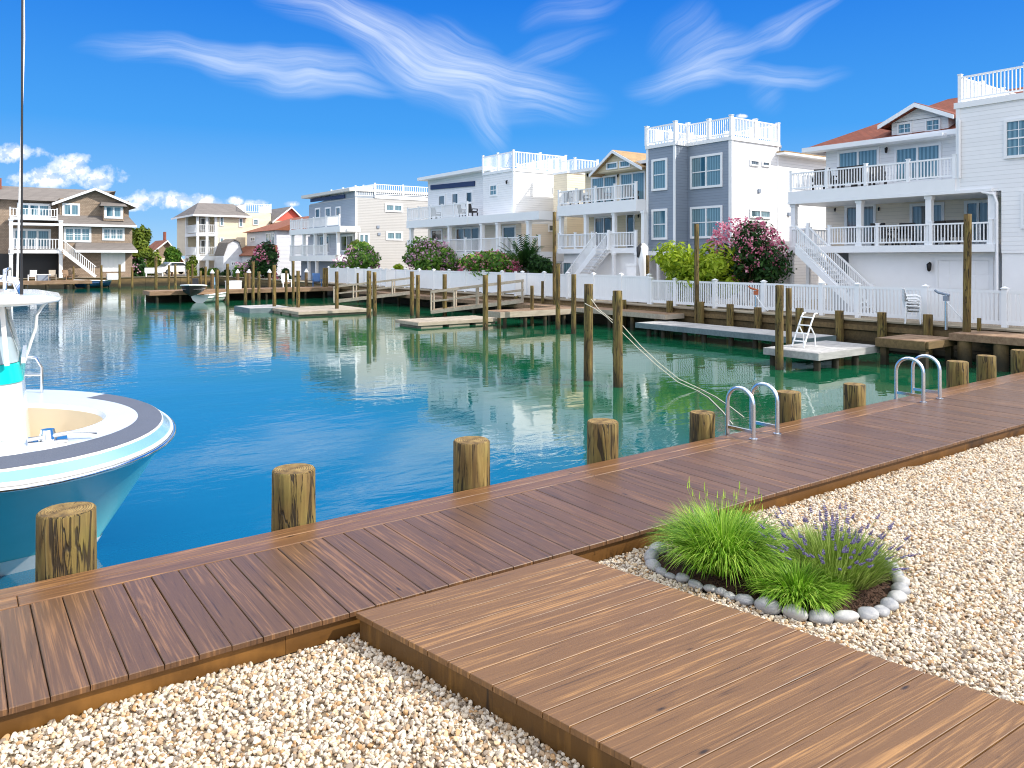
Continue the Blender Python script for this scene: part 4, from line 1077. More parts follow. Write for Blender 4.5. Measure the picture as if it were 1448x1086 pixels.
part(F_, 'upper_balcony', 'white', (XF-.1, XW, yx(482, XF), fl0+.1, zUb, zU)); part(F_, 'porch_floor', 'white', (XF-.1, XW, fy, fl0+.1, zLf-.6, zLf)); part(F_, 'porch_roof', 'white', (XF+.6, XW, fy-.4, yx(483,XF), zUb+.05, zUb+.35))
railing(F_, [(XW, fl0, zU), (XF, fl0, zU), (XF, yx(480,XF), zU)], 1.05, 'railing', 3.2, .22, bw=.05)
railing(F_, [(XF, fl0, zLf), (XF, yx(462,XF), zLf)], 1.05, 'railing', 3.2, .22, bw=.05)
for p_ in (413.8, 430, 446, 459.5, 478): column(F_, XF+.14, yx(p_, XF+.14), zLf, zUb, .28); 
for p_ in (414, 437, 448): column(F_, XF+.14, yx(p_, XF+.14), -.1, zLf-.6, .25)
for r in ((446,294,453,309),(460,293,468,309),(475,292,482,308)): window(F_, 'x', XW, r, 1, 1, fw=.16, name='balcony_door', gl='glass_dark')
for r in ((452,333,466,358),(482,332,500,356)): window(F_, 'x', XW-.02, r, 2, 1, fw=.16, name='sliding_door', gl='glass_dark')
for r in ((544.5,288,569.5,300),(546,327,569.5,340)): window(F_, 'y', fy, r, 2, 1, fw=.18)
window(F_, 'y', fy, (507,330,522,347), 2, 1, fw=.16, name='sliding_door')
xk = xy(604, fy); x0_ = xy(530, fy); part(F_, 'parapet_trim', 'trim', (x0_, 50, fy-.06, fl_-.3, zt, zt+.35))
railing(F_, [(x0_, fy+8, zt+.35), (x0_, fy, zt+.35), (50, fy, zt+.35)], 1.1, 'roof_railing', 3, .22, bw=.05)
mb = MB(); railing(F_, [(XW+.1, fl_-6, zt+.1), (XW+.1, fy+.1, zt+.1), (x0_, fy+.1, zt+.1)], 1.0, 'roof_railing', 3, .22, bw=.05)
edge_boards(F_, 'y', fy, [XW+.12], zLf, zt, .2); vent(F_, 'y', fy, 534.5, 321, .14); vent(F_, 'y', fy, 536, 331, .14)
# --- G: small white house with brown roofs --------------------------------------------------------------
G = thing('house', 'small pale house with brown shingle roofs beside a flowering bush', 'house', (34, 95, 0))
XW = 31.5; gy0 = yx(391, XW); gy1 = yx(349, XW); ze = zx(391, 324.5, XW)
part(G, 'wall', 'sid_pale', (XW, 40, gy0, gy1, 0, ze))
mb = MB(); rx = 36.5; zr_ = ze+1.9
mb.add([(XW-.5,gy1+.5,ze-.1),(XW-.5,gy0-.5,ze-.1),(41.5,gy0-.5,ze-.1),(41.5,gy1+.5,ze-.1),(rx,gy1-3,zr_),(rx,gy0-.5,zr_)], [(0,1,5,4),(2,3,4,5),(0,4,3),(0,3,2,1),(1,2,5)]); mb.build('roof', M['roof_brown'], G)
mb = MB(); zl = zx(391, 350, XW); mb.add([(XW-2.2,gy1+.6,zl-.9),(XW-2.2,gy0-.3,zl-.9),(XW,gy0-.3,zl+.3),(XW,gy1+.6,zl+.3),(XW-2.2,gy1+.6,zl-1.05),(XW-2.2,gy0-.3,zl-1.05),(XW,gy0-.3,zl-1.05),(XW,gy1+.6,zl-1.05)], [(0,1,2,3),(7,6,5,4),(4,5,1,0),(5,6,2,1),(6,7,3,2),(7,4,0,3)]); mb.build('porch_roof', M['roof_brown'], G)
part(G, 'porch_wall', 'sid_pale', (XW-1.9, XW, gy0, gy1, 0, zl-1.05))
window(G, 'x', XW, (376,329,388.5,346.5), 3, 1, fw=.14); window(G, 'x', XW, (354.5,335,361,341.5), 2, 1, fw=.14, gl='glass_dark'); window(G, 'x', XW-1.9, (369,360,378,376), 1, 1, fw=.14)
G2 = thing('house', 'house behind with a coral red gable end and grey roof', 'house', (44, 105, 0))
y9 = 104.0; u0, u1 = xy(388, y9), xy(430, y9); zg = zy(420, 313, y9); part(G2, 'wall', 'sid_cream', (u0, u1, y9, y9+8, 0, zg)); gable(G2, 'y', y9, u0, u1, zg, zy(411, 294, y9), 8, .4, .2, 'roof_gray', 'coral', um=xy(411, y9))
S_ = thing('shed', 'small white gambrel roofed shed beside the cream house', 'shed', (28, 98, 0))
y9 = 99.0; pts = [(316,400),(316,362),(322,345),(331,339.5),(338,343),(342.5,358),(342.5,400)]; mb = MB(); P_ = [Vector((xy(a,y9), y9, zy(a,b,y9))) for a, b in pts]; mb.prism(P_, (0,4,0)); mb.build('wall', M['sid_pale'], S_)
mb = MB()
for i in range(1, 5):
    a, b = P_[i], P_[i+1]; mb.prism([a+Vector((0,-.2,.03)), b+Vector((0,-.2,.03)), b+Vector((0,-.2,.18)), a+Vector((0,-.2,.18))], (0,4.4,0))
mb.build('roof', M['roof_gray'], S_); window(S_, 'y', y9, (326.5,370,333,375.5), 2, 1, fw=.12, gl='glass_dark')
# --- H: cream house with stacked porches ---------------------------------------------------------------
H = thing('house', 'cream house with grey hip roof and stacked corner porches', 'house', (30, 108, 0))
hy = 104.0; hx = xy(253, hy+8) if False else xy(278.5, hy); he = xy(347, hy); hp = xy(307, hy)
ze = zy(310, 304.5, hy); zU = zy(290, 330, hy); zL = zy(290, 361.5, hy); zb_ = zy(290, 365, hy)
yb = hy+9.0
part(H, 'wall', 'sid_cream', (hp, he, hy, yb+2, .2, ze), (hx+2.0, hp, hy+2.0, yb+2, zL, ze), (hx, hx+2, yb-3, yb+2, zL, ze))
part(H, 'porch_floor', 'white', (hx-.1, hp-.01, hy-.1, yb-3, zU-.35, zU), (hx-.1, hp-.01, hy-.1, yb-3, zL-.35, zL), (hx-.1, he, hy-.12, hy-.02, zb_-.3, zb_-.02))
for z0 in (zU, zL): 
    railing(H, [(hx, yb-3, z0), (hx, hy, z0), (hp, hy, z0)], 1.15, 'railing', 3, .25, posts=False, bw=.06)
for xx, yy in ((hx+.1, hy+.1), (hp-.15, hy+.1), (hx+.1, yb-3.2), ((hx+hp)/2, hy+.1)):
    column(H, xx, yy, zL, ze-.1, .3); column(H, xx, yy, -.2, zL-.35, .35)
mb = MB(); ym = (hy+yb+2)/2; zr_ = zy(300, 287.5, ym)
mb.add([(hx-.6,hy-.6,ze-.05),(he+.6,hy-.6,ze-.05),(he+.6,yb+2.6,ze-.05),(hx-.6,yb+2.6,ze-.05),(hx+1.5,ym,zr_),(he,ym,zr_)], [(0,1,5,4),(2,3,4,5),(3,0,4),(1,2,5),(0,3,2,1)]); mb.build('roof', M['roof_gray'], H)
part(H, 'eave_trim', 'trim', (hx-.62, he+.6, hy-.66, hy-.605, ze-.22, ze+.02), (hx-.66, hx-.605, hy-.62, yb+2.6, ze-.22, ze+.02))
for r in ((310.5,306,316.5,320),(337.5,308,343.5,321.5),(310.5,335.5,316.5,350)): window(H, 'y', hy, r, 1, 2, fw=.15)
window(H, 'y', hy+2, (283,308,297,326), 2, 1, fw=.15, name='sliding_door', gl='glass_dark'); window(H, 'y', hy+2, (283,339,297,358), 2, 1, fw=.15, name='sliding_door', gl='glass_dark')
tx0, tx1 = xy(346.5, hy+1), xy(383, hy+1); zt = zy(365, 301, hy+1)
part(H, 'tower_wall', 'sid_cream', (tx0, tx1, hy+1, hy+6, .2, zt)); railing(H, [(tx0, hy+6, zt), (tx0, hy+1, zt), (tx1, hy+1, zt), (tx1, hy+6, zt)], 1.2, 'roof_railing', 2.5, .25, bw=.06)
window(H, 'y', hy+1, (357.5,309.5,365.5,318.5), 1, 2, fw=.13)
window(H, 'x', hx, (256,309,266,321), 2, 1, fw=.15) if False else None
# --- I: brown shingle house at the head of the lagoon ------------------------------------------------------
I = thing('house', 'large brown shingle house with gable and white balconies at the lagoon end', 'house', (10, 104, 0))
iy = 100.0; ix = lambda px: xy(px, iy); iz = lambda py, px=110: zy(px, py, iy)
z2e = iz(317); z1e = iz(350); zue = iz(284); xr = ix(187); xl = ix(-60); xm = ix(86)
part(I, 'wall', 'cedar', (xm, xr, iy, iy+10, -.2, z2e), (xl, xm, iy+3, iy+10, -.2, z2e-.01), (xm, xr-.2, iy+1.0, iy+9, z2e, zue+.3), (xl, xm, iy+3.2, iy+9, z2e, zue))
mb = MB(); xa, xb_ = ix(14), ix(192)
mb.add([(xm-.3,iy-.7,z2e-.05),(xb_,iy-.7,z2e-.05),(xb_-.6,iy+1.1,iz(303)),(xm-.3,iy+1.1,iz(303)),(xm-.3,iy+1.1,z2e-.05),(xb_,iy+1.1,z2e-.05)], [(0,1,2,3),(1,5,2),(0,3,4),(0,4,5,1)]); mb.build('skirt_roof', M['roof_gray'], I)
part(I, 'eave_trim', 'trim', (xa, xb_, iy-.76, iy-.705, z2e-.25, z2e), (xa, xm-.32, iy-.7, iy+3, z2e-.2, z2e-.02))
gable(I, 'y', iy+.97, ix(84), ix(186), iz(286, 84), iz(268, 135), 8, .7, .25, 'roof_gray', 'cedar', um=ix(135))
mb = MB(); zr_ = zy(50, 265, iy+6); mb.add([(xl,iy+2.2,zue),(ix(100),iy+2.2,zue),(ix(176),iy+6,zr_),(xl,iy+6,zr_),(xl,iy+10,zue),(ix(176),iy+10,zue)], [(0,1,2,3),(3,2,5,4)]); mb.build('roof', M['roof_gray'], I)
window(I, 'y', iy+.97, (88,287.5,113,306), 2, 1, fw=.22); 
dz0, dz1 = iz(311), iz(290); part(I, 'dormer_wall', 'cedar', (ix(146), ix(175), iy-.1, iy+3, dz0, dz1))
mb = MB(); mb.add([(ix(141),iy-.6,dz1),(ix(179),iy-.6,dz1),(ix(174),iy+2,dz1+1.0),(ix(148),iy+2,dz1+1.0),(ix(141),iy+2,dz1),(ix(179),iy+2,dz1)], [(0,1,2,3),(1,5,2),(0,3,4),(0,4,5,1)]); mb.build('dormer_roof', M['roof_gray'], I)
window(I, 'y', iy-.1, (147.5,290.5,173.5,309), 2, 1, fw=.24)
window(I, 'y', iy, (90,321,129,342.5), 3, 2, (2,3), .22); window(I, 'y', iy, (144.5,322,176,340), 3, 2, (2,3), .22)
mb = MB(); za = iz(354); mb.add([(ix(104),iy-1.6,za),(ix(191),iy-1.6,za),(ix(186),iy,za+.9),(ix(107),iy,za+.9),(ix(104),iy,za-.1),(ix(191),iy,za-.1)], [(0,1,2,3),(1,5,2),(0,3,4),(0,4,5,1)]); mb.build('lower_roof', M['roof_gray'], I)
part(I, 'lower_eave_trim', 'trim', (ix(104), ix(191), iy-1.66, iy-1.605, za-.25, za+.03))
window(I, 'y', iy, (143,357.5,177,384), 4, 1, fw=.2, name='garage_door', gl='white'); 
zb1, zb2 = iz(354), iz(309)
part(I, 'upper_balcony', 'white', (xa, xm-.33, iy-.6, iy+3, zb2-.3, zb2)); part(I, 'lower_balcony', 'white', (xa, xm, iy-.8, iy+3, zb1-.35, zb1))
railing(I, [(xa, iy-.5, zb2), (xm-.4, iy-.5, zb2)], .95, 'railing', 3, .28, bw=.06); railing(I, [(xa, iy-.7, zb1), (xm, iy-.7, zb1)], 1.25, 'railing', 2.6, .28, bw=.06)
window(I, 'y', iy+3, (24,287.5,72,307), 3, 1, fw=.25, name='sliding_door'); window(I, 'y', iy+3, (18,323.5,72,351), 3, 1, fw=.25, name='sliding_door')
for p_ in (15, 85): column(I, ix(p_), iy-.6, zb1, zb2-.3, .35); column(I, ix(p_), iy-.6, -.2, zb1-.35, .35)
part(I, 'chimney', 'brick', (ix(-4), ix(5.5), iy+5, iy+6, zue, zy(2, 252, iy+5)))
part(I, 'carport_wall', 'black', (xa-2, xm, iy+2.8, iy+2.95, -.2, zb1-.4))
# stair along X for this house
st = MB(); t_ = Vector((ix(87), iy-1.5, zb1)); b_ = Vector((ix(133), iy-1.5, .1)); n = 14
for i in range(n): q = t_.lerp(b_, (i+.5)/n); st.box(q.x-.2, q.x+.2, q.y, q.y+.75, q.z-.04, q.z+.02)
st.prism([t_+Vector((0,-.02,.05)), b_+Vector((0,-.02,.1)), b_+Vector((0,-.02,-.25)), t_+Vector((0,-.02,-.4))], (0,.05,0)); so_ = st.build('staircase', M['white'], I)
railing(so_, [tuple(t_+Vector((0,-.03,0))), tuple(b_+Vector((0,-.03,0)))], 1.15, 'stair_railing', 4, .26, posts=False, bw=.06)
# --- J: low brown roofed house far behind ---------------------------------------------------------------------
J = thing('house', 'low brown roofed house half hidden by trees left of the cream house', 'house', (22, 125, 0))
y9 = 122.0; u0, u1 = xy(206, y9), xy(255, y9); zg = zy(230, 365, y9); part(J, 'wall', 'sid_cream', (u0, u1, y9, y9+8, -.2, zg)); gable(J, 'y', y9, u0, u1, zg, zy(231, 341, y9), 8, .5, .2, 'roof_brown', 'cedar', um=xy(236, y9))
part(J, 'chimney', 'brick', (xy(239,y9), xy(241.5,y9), y9+3, y9+4, zg, zy(240, 327, y9)))
# ------------------------------------------------------------------ far bank: bulkhead, fences, docks
def boards(mb, x0, x1, y0, y1, z, th=.05, along='y', w=.15, mat=0):
    """deck surface of separate boards; 'along' is the axis the boards run on"""
    a, b = (x0, x1) if along == 'y' else (y0, y1)
    n = max(1, round((b-a)/w)); w = (b-a)/n
    for i in range(n):
        p, q = a+i*w+.005, a+(i+1)*w-.005; dz = rnd.uniform(-.004, .004)
        if along == 'y': mb.box(p, q, y0, y1, z-th, z+dz, mat, rnd.random())
        else: mb.box(x0, x1, p, q, z-th, z+dz, mat, rnd.random())
bk = thing('bulkhead', 'long weathered timber bulkhead holding the bank below the white fences', 'bulkhead', (BANK+.2, 40, 0))
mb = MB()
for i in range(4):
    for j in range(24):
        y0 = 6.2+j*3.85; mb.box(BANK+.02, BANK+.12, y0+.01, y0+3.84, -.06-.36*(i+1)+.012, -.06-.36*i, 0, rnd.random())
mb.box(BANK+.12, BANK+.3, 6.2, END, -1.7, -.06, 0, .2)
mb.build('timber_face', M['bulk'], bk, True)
mb = MB()
for j in range(24): y0 = 6.2+j*3.85; mb.box(BANK-.1, BANK+.9, y0+.006, y0+3.845, -.055, .0, 0, rnd.random())
mb.build('cap', M['cap'], bk, True)
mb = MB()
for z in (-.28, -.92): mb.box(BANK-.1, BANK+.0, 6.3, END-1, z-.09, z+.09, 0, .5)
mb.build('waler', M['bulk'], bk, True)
hb = thing('bulkhead', 'dark timber bulkhead along the head of the lagoon in front of the brown house', 'bulkhead', (0, END, 0))
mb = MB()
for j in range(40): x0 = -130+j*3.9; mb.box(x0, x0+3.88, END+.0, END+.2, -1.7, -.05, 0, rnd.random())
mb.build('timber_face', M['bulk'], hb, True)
part(hb, 'cap', 'cap', (-130, BANK-.12, END-.12, END+.5, -.045, .02))

def fence_posts(par, ys, X, h, w=.155, name='post'):
    for y in ys:
        mb = MB(); mb.box(X-w/2, X+w/2, y-w/2, y+w/2, 0, h); mb.box(X-w*.68, X+w*.68, y-w*.68, y+w*.68, h, h+.03)
        mb.add([(X-w*.6,y-w*.6,h+.03),(X+w*.6,y-w*.6,h+.03),(X+w*.6,y+w*.6,h+.03),(X-w*.6,y+w*.6,h+.03),(X,y,h+.09)], [(0,1,4),(1,2,4),(2,3,4),(3,0,4)])
        mb.build(name, M['white_vinyl'], par)
FXX = 26.92
pf = thing('picket_fence', 'white vinyl picket fence with capped posts above the bulkhead at right', 'fence', (FXX, 14, 0))
ys = [4.2, 6.4] + [yx(p, FXX) for p in (1421, 1309, 1213, 1162, 1080, 1011, 955, 921)]
hF = 1.22
for a, b in zip(ys[:-1], ys[1:]):
    mb = MB(); mb.box(FXX-.02, FXX+.02, a+.066, b-.066, hF-.14, hF-.05); mb.box(FXX-.02, FXX+.02, a+.066, b-.066, .08, .2)
    n = round((b-a)/.125)
    for i in range(1, n): y = a+(b-a)*i/n; mb.box(FXX-.012, FXX+.012, y-.036, y+.036, .2, hF-.14)
    mb.build('picket_panel', M['white_vinyl'], pf)
fence_posts(pf, ys, FXX, hF)
vf = thing('privacy_fence', 'solid white vinyl privacy fence in front of the tan, white and grey houses', 'fence', (FXX, 32, 0))
y = yx(921, FXX); ys = []
step = 2.05
while y < yx(462, FXX): ys.append(y); y += step
ys[0] += .14
hV = 1.38
for k_, (a, b) in enumerate(zip(ys[:-1], ys[1:])):
    mb = MB(); n = 11; 
    for i in range(n): mb.box(FXX-.012, FXX+.012, a+.066+(b-a-.132)*i/n+.004, a+.066+(b-a-.132)*(i+1)/n-.004, .16, hV-.13)
    mb.box(FXX-.006, FXX+.006, a+.066, b-.066, .1, hV-.06)
    mb.box(FXX-.025, FXX+.025, a+.066, b-.066, hV-.13, hV-.04); mb.box(FXX-.025, FXX+.025, a+.066, b-.066, .06, .16)
    mb.build('panel', M['white_vinyl'], vf)
fence_posts(vf, ys, FXX, hV)
# returns of the fence that face the camera and catch the sun
for yy in (yx(745, FXX), yx(560, FXX), yx(515, FXX)):
    mb = MB(); mb.box(FXX-.75, FXX-.07, yy-.015, yy+.015, .06, hV-.05); mb.box(FXX-.75, FXX-.07, yy-.03, yy+.03, hV-.13, hV-.04); mb.build('return_panel', M['white_vinyl'], vf)
    mb = MB(); mb.box(FXX-.87, FXX-.75, yy-.06, yy+.06, 0, hV+.06); mb.build('post', M['white_vinyl'], vf)

def dock(name, label, cat, x0, x1, y0, y1, z, along, mat, skirt=None, floats=False, legs=(), group=None, leg_r=.1, skh=.22):
    t = thing(name, label, cat, ((x0+x1)/2, (y0+y1)/2, z), group)
    mb = MB(); boards(mb, x0, x1, y0, y1, z, .04, along); mb.build('deck_boards', M[mat], t, True)
    mb = MB(); w = .06
    mb.box(x0-w, x0, y0-w, y1+w, z-skh, z-.012, 0, .4); mb.box(x1, x1+w, y0-w, y1+w, z-skh, z-.012, 0, .6); mb.box(x0, x1, y0-w, y0, z-skh, z-.012, 0, .5); mb.box(x0, x1, y1, y1+w, z-skh, z-.012, 0, .5)
    mb.build('skirt_board', M[skirt or mat], t, True)
    if floats:
        n = max(2, round(max(x1-x0, y1-y0)/1.7))
        for i in range(n):
            mb = MB(); 
            if x1-x0 > y1-y0: a = x0+(x1-x0)*(i+.1)/n; b = x0+(x1-x0)*(i+.86)/n; mb.box(a, b, y0+.02, y1-.02, WATER-.2, z-skh+.01)
            else: a = y0+(y1-y0)*(i+.1)/n; b = y0+(y1-y0)*(i+.86)/n; mb.box(x0+.02, x1-.02, a, b, WATER-.2, z-skh+.01)
            mb.build('float', M['pale_dock'], t)
    for lx, ly in legs:
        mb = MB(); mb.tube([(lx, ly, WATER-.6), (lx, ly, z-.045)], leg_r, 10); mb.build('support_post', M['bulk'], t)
    return t
# right: grey L shaped dock, pier, ramp, corner dock
c = gp(901, 457, -.55); e = gp(1100, 476, -.55)
dx0 = 23.6
dock('dock', 'long low grey plank dock lying along the timber bulkhead below the picket fence', 'dock', dx0, 25.3, 15.2, yx(901, dx0), -.55, 'x', 'grey_dock', 'grey_skirt',
     legs=[(dx0+.12, yx(p, dx0)) for p in (915, 935, 966, 993, 1031, 1065, 1092)])
pq = gp(1156.5, 499, -.55)
pdk = dock('dock', 'pale grey T shaped pier end with corner posts beside the white boarding ladder', 'dock', pq.x, dx0-.08, pq.y, pq.y+1.75, -.55, 'y', 'grey_dock', 'grey_dock',
     legs=[(pq.x+.15, pq.y+.12), (pq.x+.15, pq.y+1.6), (pq.x+1.1, pq.y+.12), (pq.x+2.2, pq.y+.12)])
rt = gp(1223, 484, -.36); 
wd = thing('walkway', 'brown plank walkway stepping up from the grey pier to the corner dock', 'walkway', (24, 12.2, -.3))
mb = MB(); boards(mb, 23.3, 25.2, pq.y-1.6, pq.y-.15, -.28, .05, 'x', .16); wb = mb.build('deck_boards', M['brown_dock'], wd, True)
mb = MB(); mb.box(23.22, 23.29, pq.y-1.6, pq.y-.1, -.55, -.29, 0, .5); mb.box(23.3, 25.2, pq.y-1.68, pq.y-1.61, -.5, -.29, 0, .7); mb.box(23.3,25.2,pq.y-.14,pq.y-.08,-.5,-.29,0,.4); mb.build('beam', M['bulk'], wd, True)
for lx, ly in ((23.4, pq.y-.3), (23.4, pq.y-1.5), (25.0, pq.y-1.5)): 
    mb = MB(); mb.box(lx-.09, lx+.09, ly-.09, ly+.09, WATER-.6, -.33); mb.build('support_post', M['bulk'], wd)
dock('dock', 'brown plank corner dock meeting the boardwalk at the right edge', 'dock', 24.6, 26.1, 6.35, pq.y-1.75, -.08, 'x', 'brown_dock', 'brown_dock',
     legs=[(24.75, y) for y in (6.8, 8.2, 9.6, 10.6)], leg_r=.2)
# centre: finger piers, floats, gangways
p = gp(708, 441, -.3); q_ = gp(905, 436, -.28)
dock('dock', 'narrow brown finger pier standing on posts behind the tall pilings', 'dock', p.x, 25.9, p.y-.0, p.y+1.3, -.3, 'y', 'brown_dock', 'pale_dock', legs=[(p.x+.3+i*1.2, p.y+.1) for i in range(4)], skh=.28)
dock('dock', 'brown plank walk along the bulkhead left of the grey dock', 'dock', 25.0, 26.1, 22.9, p.y-.1, -.25, 'x', 'brown_dock', 'pale_dock', legs=[(25.1, 23.5+i*1.5) for i in range(4)])
fa = gp(592, 456, -.82)
dock('floating_dock', 'pale floating dock at the foot of the longer timber gangway', 'floating dock', fa.x, fa.x+4.6, fa.y, fa.y+2.2, -.82, 'y', 'pale_dock', 'pale_dock', True, skh=.16)
fb = gp(423, 441, -.82)
dock('floating_dock', 'long pale floating dock with white floats at the foot of the shorter gangway', 'floating dock', fb.x, fb.x+4.4, fb.y, fb.y+4.5, -.82, 'y', 'pale_dock', 'pale_dock', True, skh=.16)
fc = gp(354, 436, -.8)
dock('floating_dock', 'blue grey floating dock left of the long pale floating dock', 'floating dock', fc.x, fc.x+2.4, fc.y, fc.y+3.0, -.8, 'y', 'grey_dock', 'grey_skirt', False, skh=.3)
dock('dock', 'brown plank walk along the bulkhead behind the gangways', 'dock', 25.0, 26.1, p.y+1.5, 56, -.3, 'x', 'brown_dock', 'brown_dock', legs=[(25.1, p.y+2+i*2.4) for i in range(10)])
la = gp(245, 411, -.25)
pier_ = dock('dock', 'long weathered pier in front of the cream house lined with pilings', 'dock', 11.5, 26.0, 60.2, 62.6, -.22, 'y', 'brown_dock', 'brown_dock', legs=[(12+i*1.6, 60.4) for i in range(9)], skh=.3); (part(pier_, 'back_boards', 'bulk', (11.6, 25.9, 62.3, 62.4, -1.6, -.3)))  # back panel added to keep the void under the pier dark
dock('dock', 'dock with posts below the brown shingle house', 'dock', -14, 12.0, 93.4, 96.6, -.2, 'y', 'brown_dock', 'brown_dock', legs=[(-13+i*1.9, 93.6) for i in range(14)], leg_r=.16, skh=.35)
def gangway(label, a, b, w=1.1, h=.95):
    a = Vector(a); b = Vector(b); t = thing('gangway', label, 'gangway', tuple(a)); d = (b-a); n = round(d.length/.2); mb = MB(); fl2 = Vector((d.x, d.y, 0)).normalized(); s = Vector((-fl2.y, fl2.x, 0))*w/2
    for i in range(n): q = a+d*((i+.5)/n); mb.bar(q-s, q+s, .17, .03, 0, rnd.random())
    mb.build('treads', M['brown_dock'], t, True)
    for sg in (-1, 1):
        mb = MB(); mb.bar(a+s*sg+Vector((0,0,-.05)), b+s*sg+Vector((0,0,-.05)), .06, .2, 0, .8); mb.bar(a+s*sg+Vector((0,0,h)), b+s*sg+Vector((0,0,h)), .09, .12, 0, .8); mb.bar(a+s*sg+Vector((0,0,h*.5)), b+s*sg+Vector((0,0,h*.5)), .04, .08, 0, .6)
        m = 5
        for i in range(m): q = a+s*sg+d*((i+.02)/(m-1)*.98); mb.bar(q, q+Vector((0,0,h)), .08, .08, 0, .7)
        mb.build('handrail', M['pale_dock'], t, True)
gangway('longer timber gangway with handrails sloping down to the floating dock', gp(611, 439, -.72), (25.6, fa.y+2.4, -.1), 1.2, 1.05)
gangway('shorter timber gangway with handrails sloping down to the long floating dock', gp(474, 425, -.72), (25.6, fb.y+4.8, -.1), 1.1, .95)

# ------------------------------------------------------------------ pilings in the water
WP = [ # px, top py, base py, base height, width px, label
 (831.5,402,538,'w',12.5,'thick round piling holding two mooring ropes, left of its twin in open water'),
 (874,411.4,547,'w',13.5,'thick round piling in open water nearest the boardwalk, crossed by the mooring ropes'),
 (1101.5,403.4,522.6,'w',11,'dark round piling at the outer corner of the grey pier'),
 (1115.8,407.7,503,'w',8,'brown round piling just behind the dark one at the grey pier'),
 (811,388,472,'w',7,'slim piling left of the thick roped piling, in front of the tan house stair'),
 (789,373,466,'w',6.5,'slim piling just right of the tall lamp pole by the privacy fence'),
 (686.6,389,467,'w',7.5,'round piling at the right end of the pale floating dock'),
 (706,388.6,458,'w',5.5,'slim piling at the left end of the narrow finger pier'),
 (752.5,404,461,'w',5,'short slim piling in the middle of the narrow finger pier'),
 (629,388,449,'w',6,'piling in front of the longer gangway'),
 (582.5,384,446,'w',5.5,'left one of the paired pilings left of the longer gangway'),
 (590.6,389,450,'w',5.5,'right one of the paired pilings left of the longer gangway'),
 (521.5,383,450,'w',6.5,'taller left one of the paired pilings right of the long floating dock'),
 (530,385,447,'w',5.5,'shorter right one of the paired pilings right of the long floating dock'),
 (476.5,384,443,'w',5,'piling in front of the long floating dock and the shorter gangway'),
 (506,386,427,'w',3,'thin post beside the shorter gangway'),
 (460,379,412,-.2,7.5,'thick grey dock post at the left end of the privacy fence'),
 (421.8,383,441,'w',5,'piling at the left corner of the long pale floating dock'),
 (414.5,369,426,'w',3.5,'thin reddish pole between the floating docks'),
 (404.7,383,424,'w',3.5,'thin pole behind the blue grey floating dock'),
 (388,375,440,'w',4.8,'pale tall piling at the front of the blue grey floating dock'),
 (366,384,425,'w',4,'short piling between the pier and the blue grey floating dock'),
 (358,370,428,'w',4.2,'tall piling in front of the flowering bush at the small pale house'),
 (347,386,432,'w',4.5,'stout piling at the front of the long weathered pier'),
 (322,373,432,'w',4,'tall piling in front of the small gambrel shed'),
 (307,381.5,439,'w',4.5,'piling in front of the cream house standing nearest in the water'),
 (283.5,383,424,'w',3.5,'right post of the boat lift holding the dark boat'),
 (266,381.5,424,'w',3.5,'left post of the boat lift holding the dark boat'),
 (272,373.5,404,-.2,3,'thin tall pole on the pier behind the boat lift'),
 (290.5,377,404,-.2,3.5,'pale post on the pier right of the boat lift'),
 (248,374,420,'w',3.2,'right one of two slim pilings left of the boat lift'),
 (238.6,375,420,'w',3.2,'left one of two slim pilings left of the boat lift'),
 (220.6,362.7,411,'w',4,'tall grey piling left of the parked car at the head of the lagoon'),
 (187,378,408,'w',3,'slim piling by the dock in front of the brown house garage door'),
 (169,374,408,'w',3.2,'taller slim piling by the dock in front of the brown house garage door'),
 (143.5,375,407,'w',3,'piling beside the small blue boat at the brown house dock'),
 (104,377,407,'w',2.6,'piling below the foot of the brown house stair'),
 (84,371,406,'w',2.4,'piling below the brown house balcony'),
 (985.3,316.8,457,-.9,6.5,'tall slim piling in front of the lime green shrub'),
 (1367,303,465,-.08,10,'tall weathered pole rising from the corner dock in front of the garage door'),
 (916,361,457,'w',5,'slender dark pole in front of the grey house, left of the lime green shrub'),
 (901.5,402,456,'w',2.6,'thin dark stake at the left end of the long grey dock'),
 (784,300,431,0,5,'tall brown lamp pole standing behind the privacy fence at the tan house'),
 (767,397.6,434,-.2,4,'short post on the bank beside the finger pier'),
 (1384.6,450,464,-.08,5.5,'short stump post on the corner dock right of the tall pole'),
]
for i, (px, pt, pb, zb, wpx, lb) in enumerate(WP):
    z0 = WATER if zb == 'w' else zb
    if px in (985.3,): g_ = Vector((26.1, yx(px, 26.1), -.9))
    elif px == 784: g_ = Vector((26.1, yx(px, 26.1), 0)); z0 = -.3
    elif px == 1367: g_ = Vector((25.3, yx(px, 25.3), -.08))
    elif px == 460: g_ = Vector((25.2, yx(px, 25.2), -.2))
    elif px == 767: g_ = Vector((26.05, yx(px, 26.05), -.2))
    elif px == 1384.6: g_ = Vector((25.9, yx(px, 25.9), -.08))
    elif zb == -.2: g_ = Vector((xy(px, 61.5), 61.5, -.2))
    else: g_ = gp(px, pb, z0)
    d = FS*g_.x+FC*g_.y; r = wpx/2/F_PX*d
    zt_ = EYE-(pt-HOR)*d/F_PX
    piling(g_.x, g_.y, zt_, (WATER-.7 if zb == 'w' else z0-.3), r, lb, 'pilings in and around the lagoon', 300+i, 'wooden_piling', (rnd.uniform(-.006,.006), rnd.uniform(-.006,.006)))
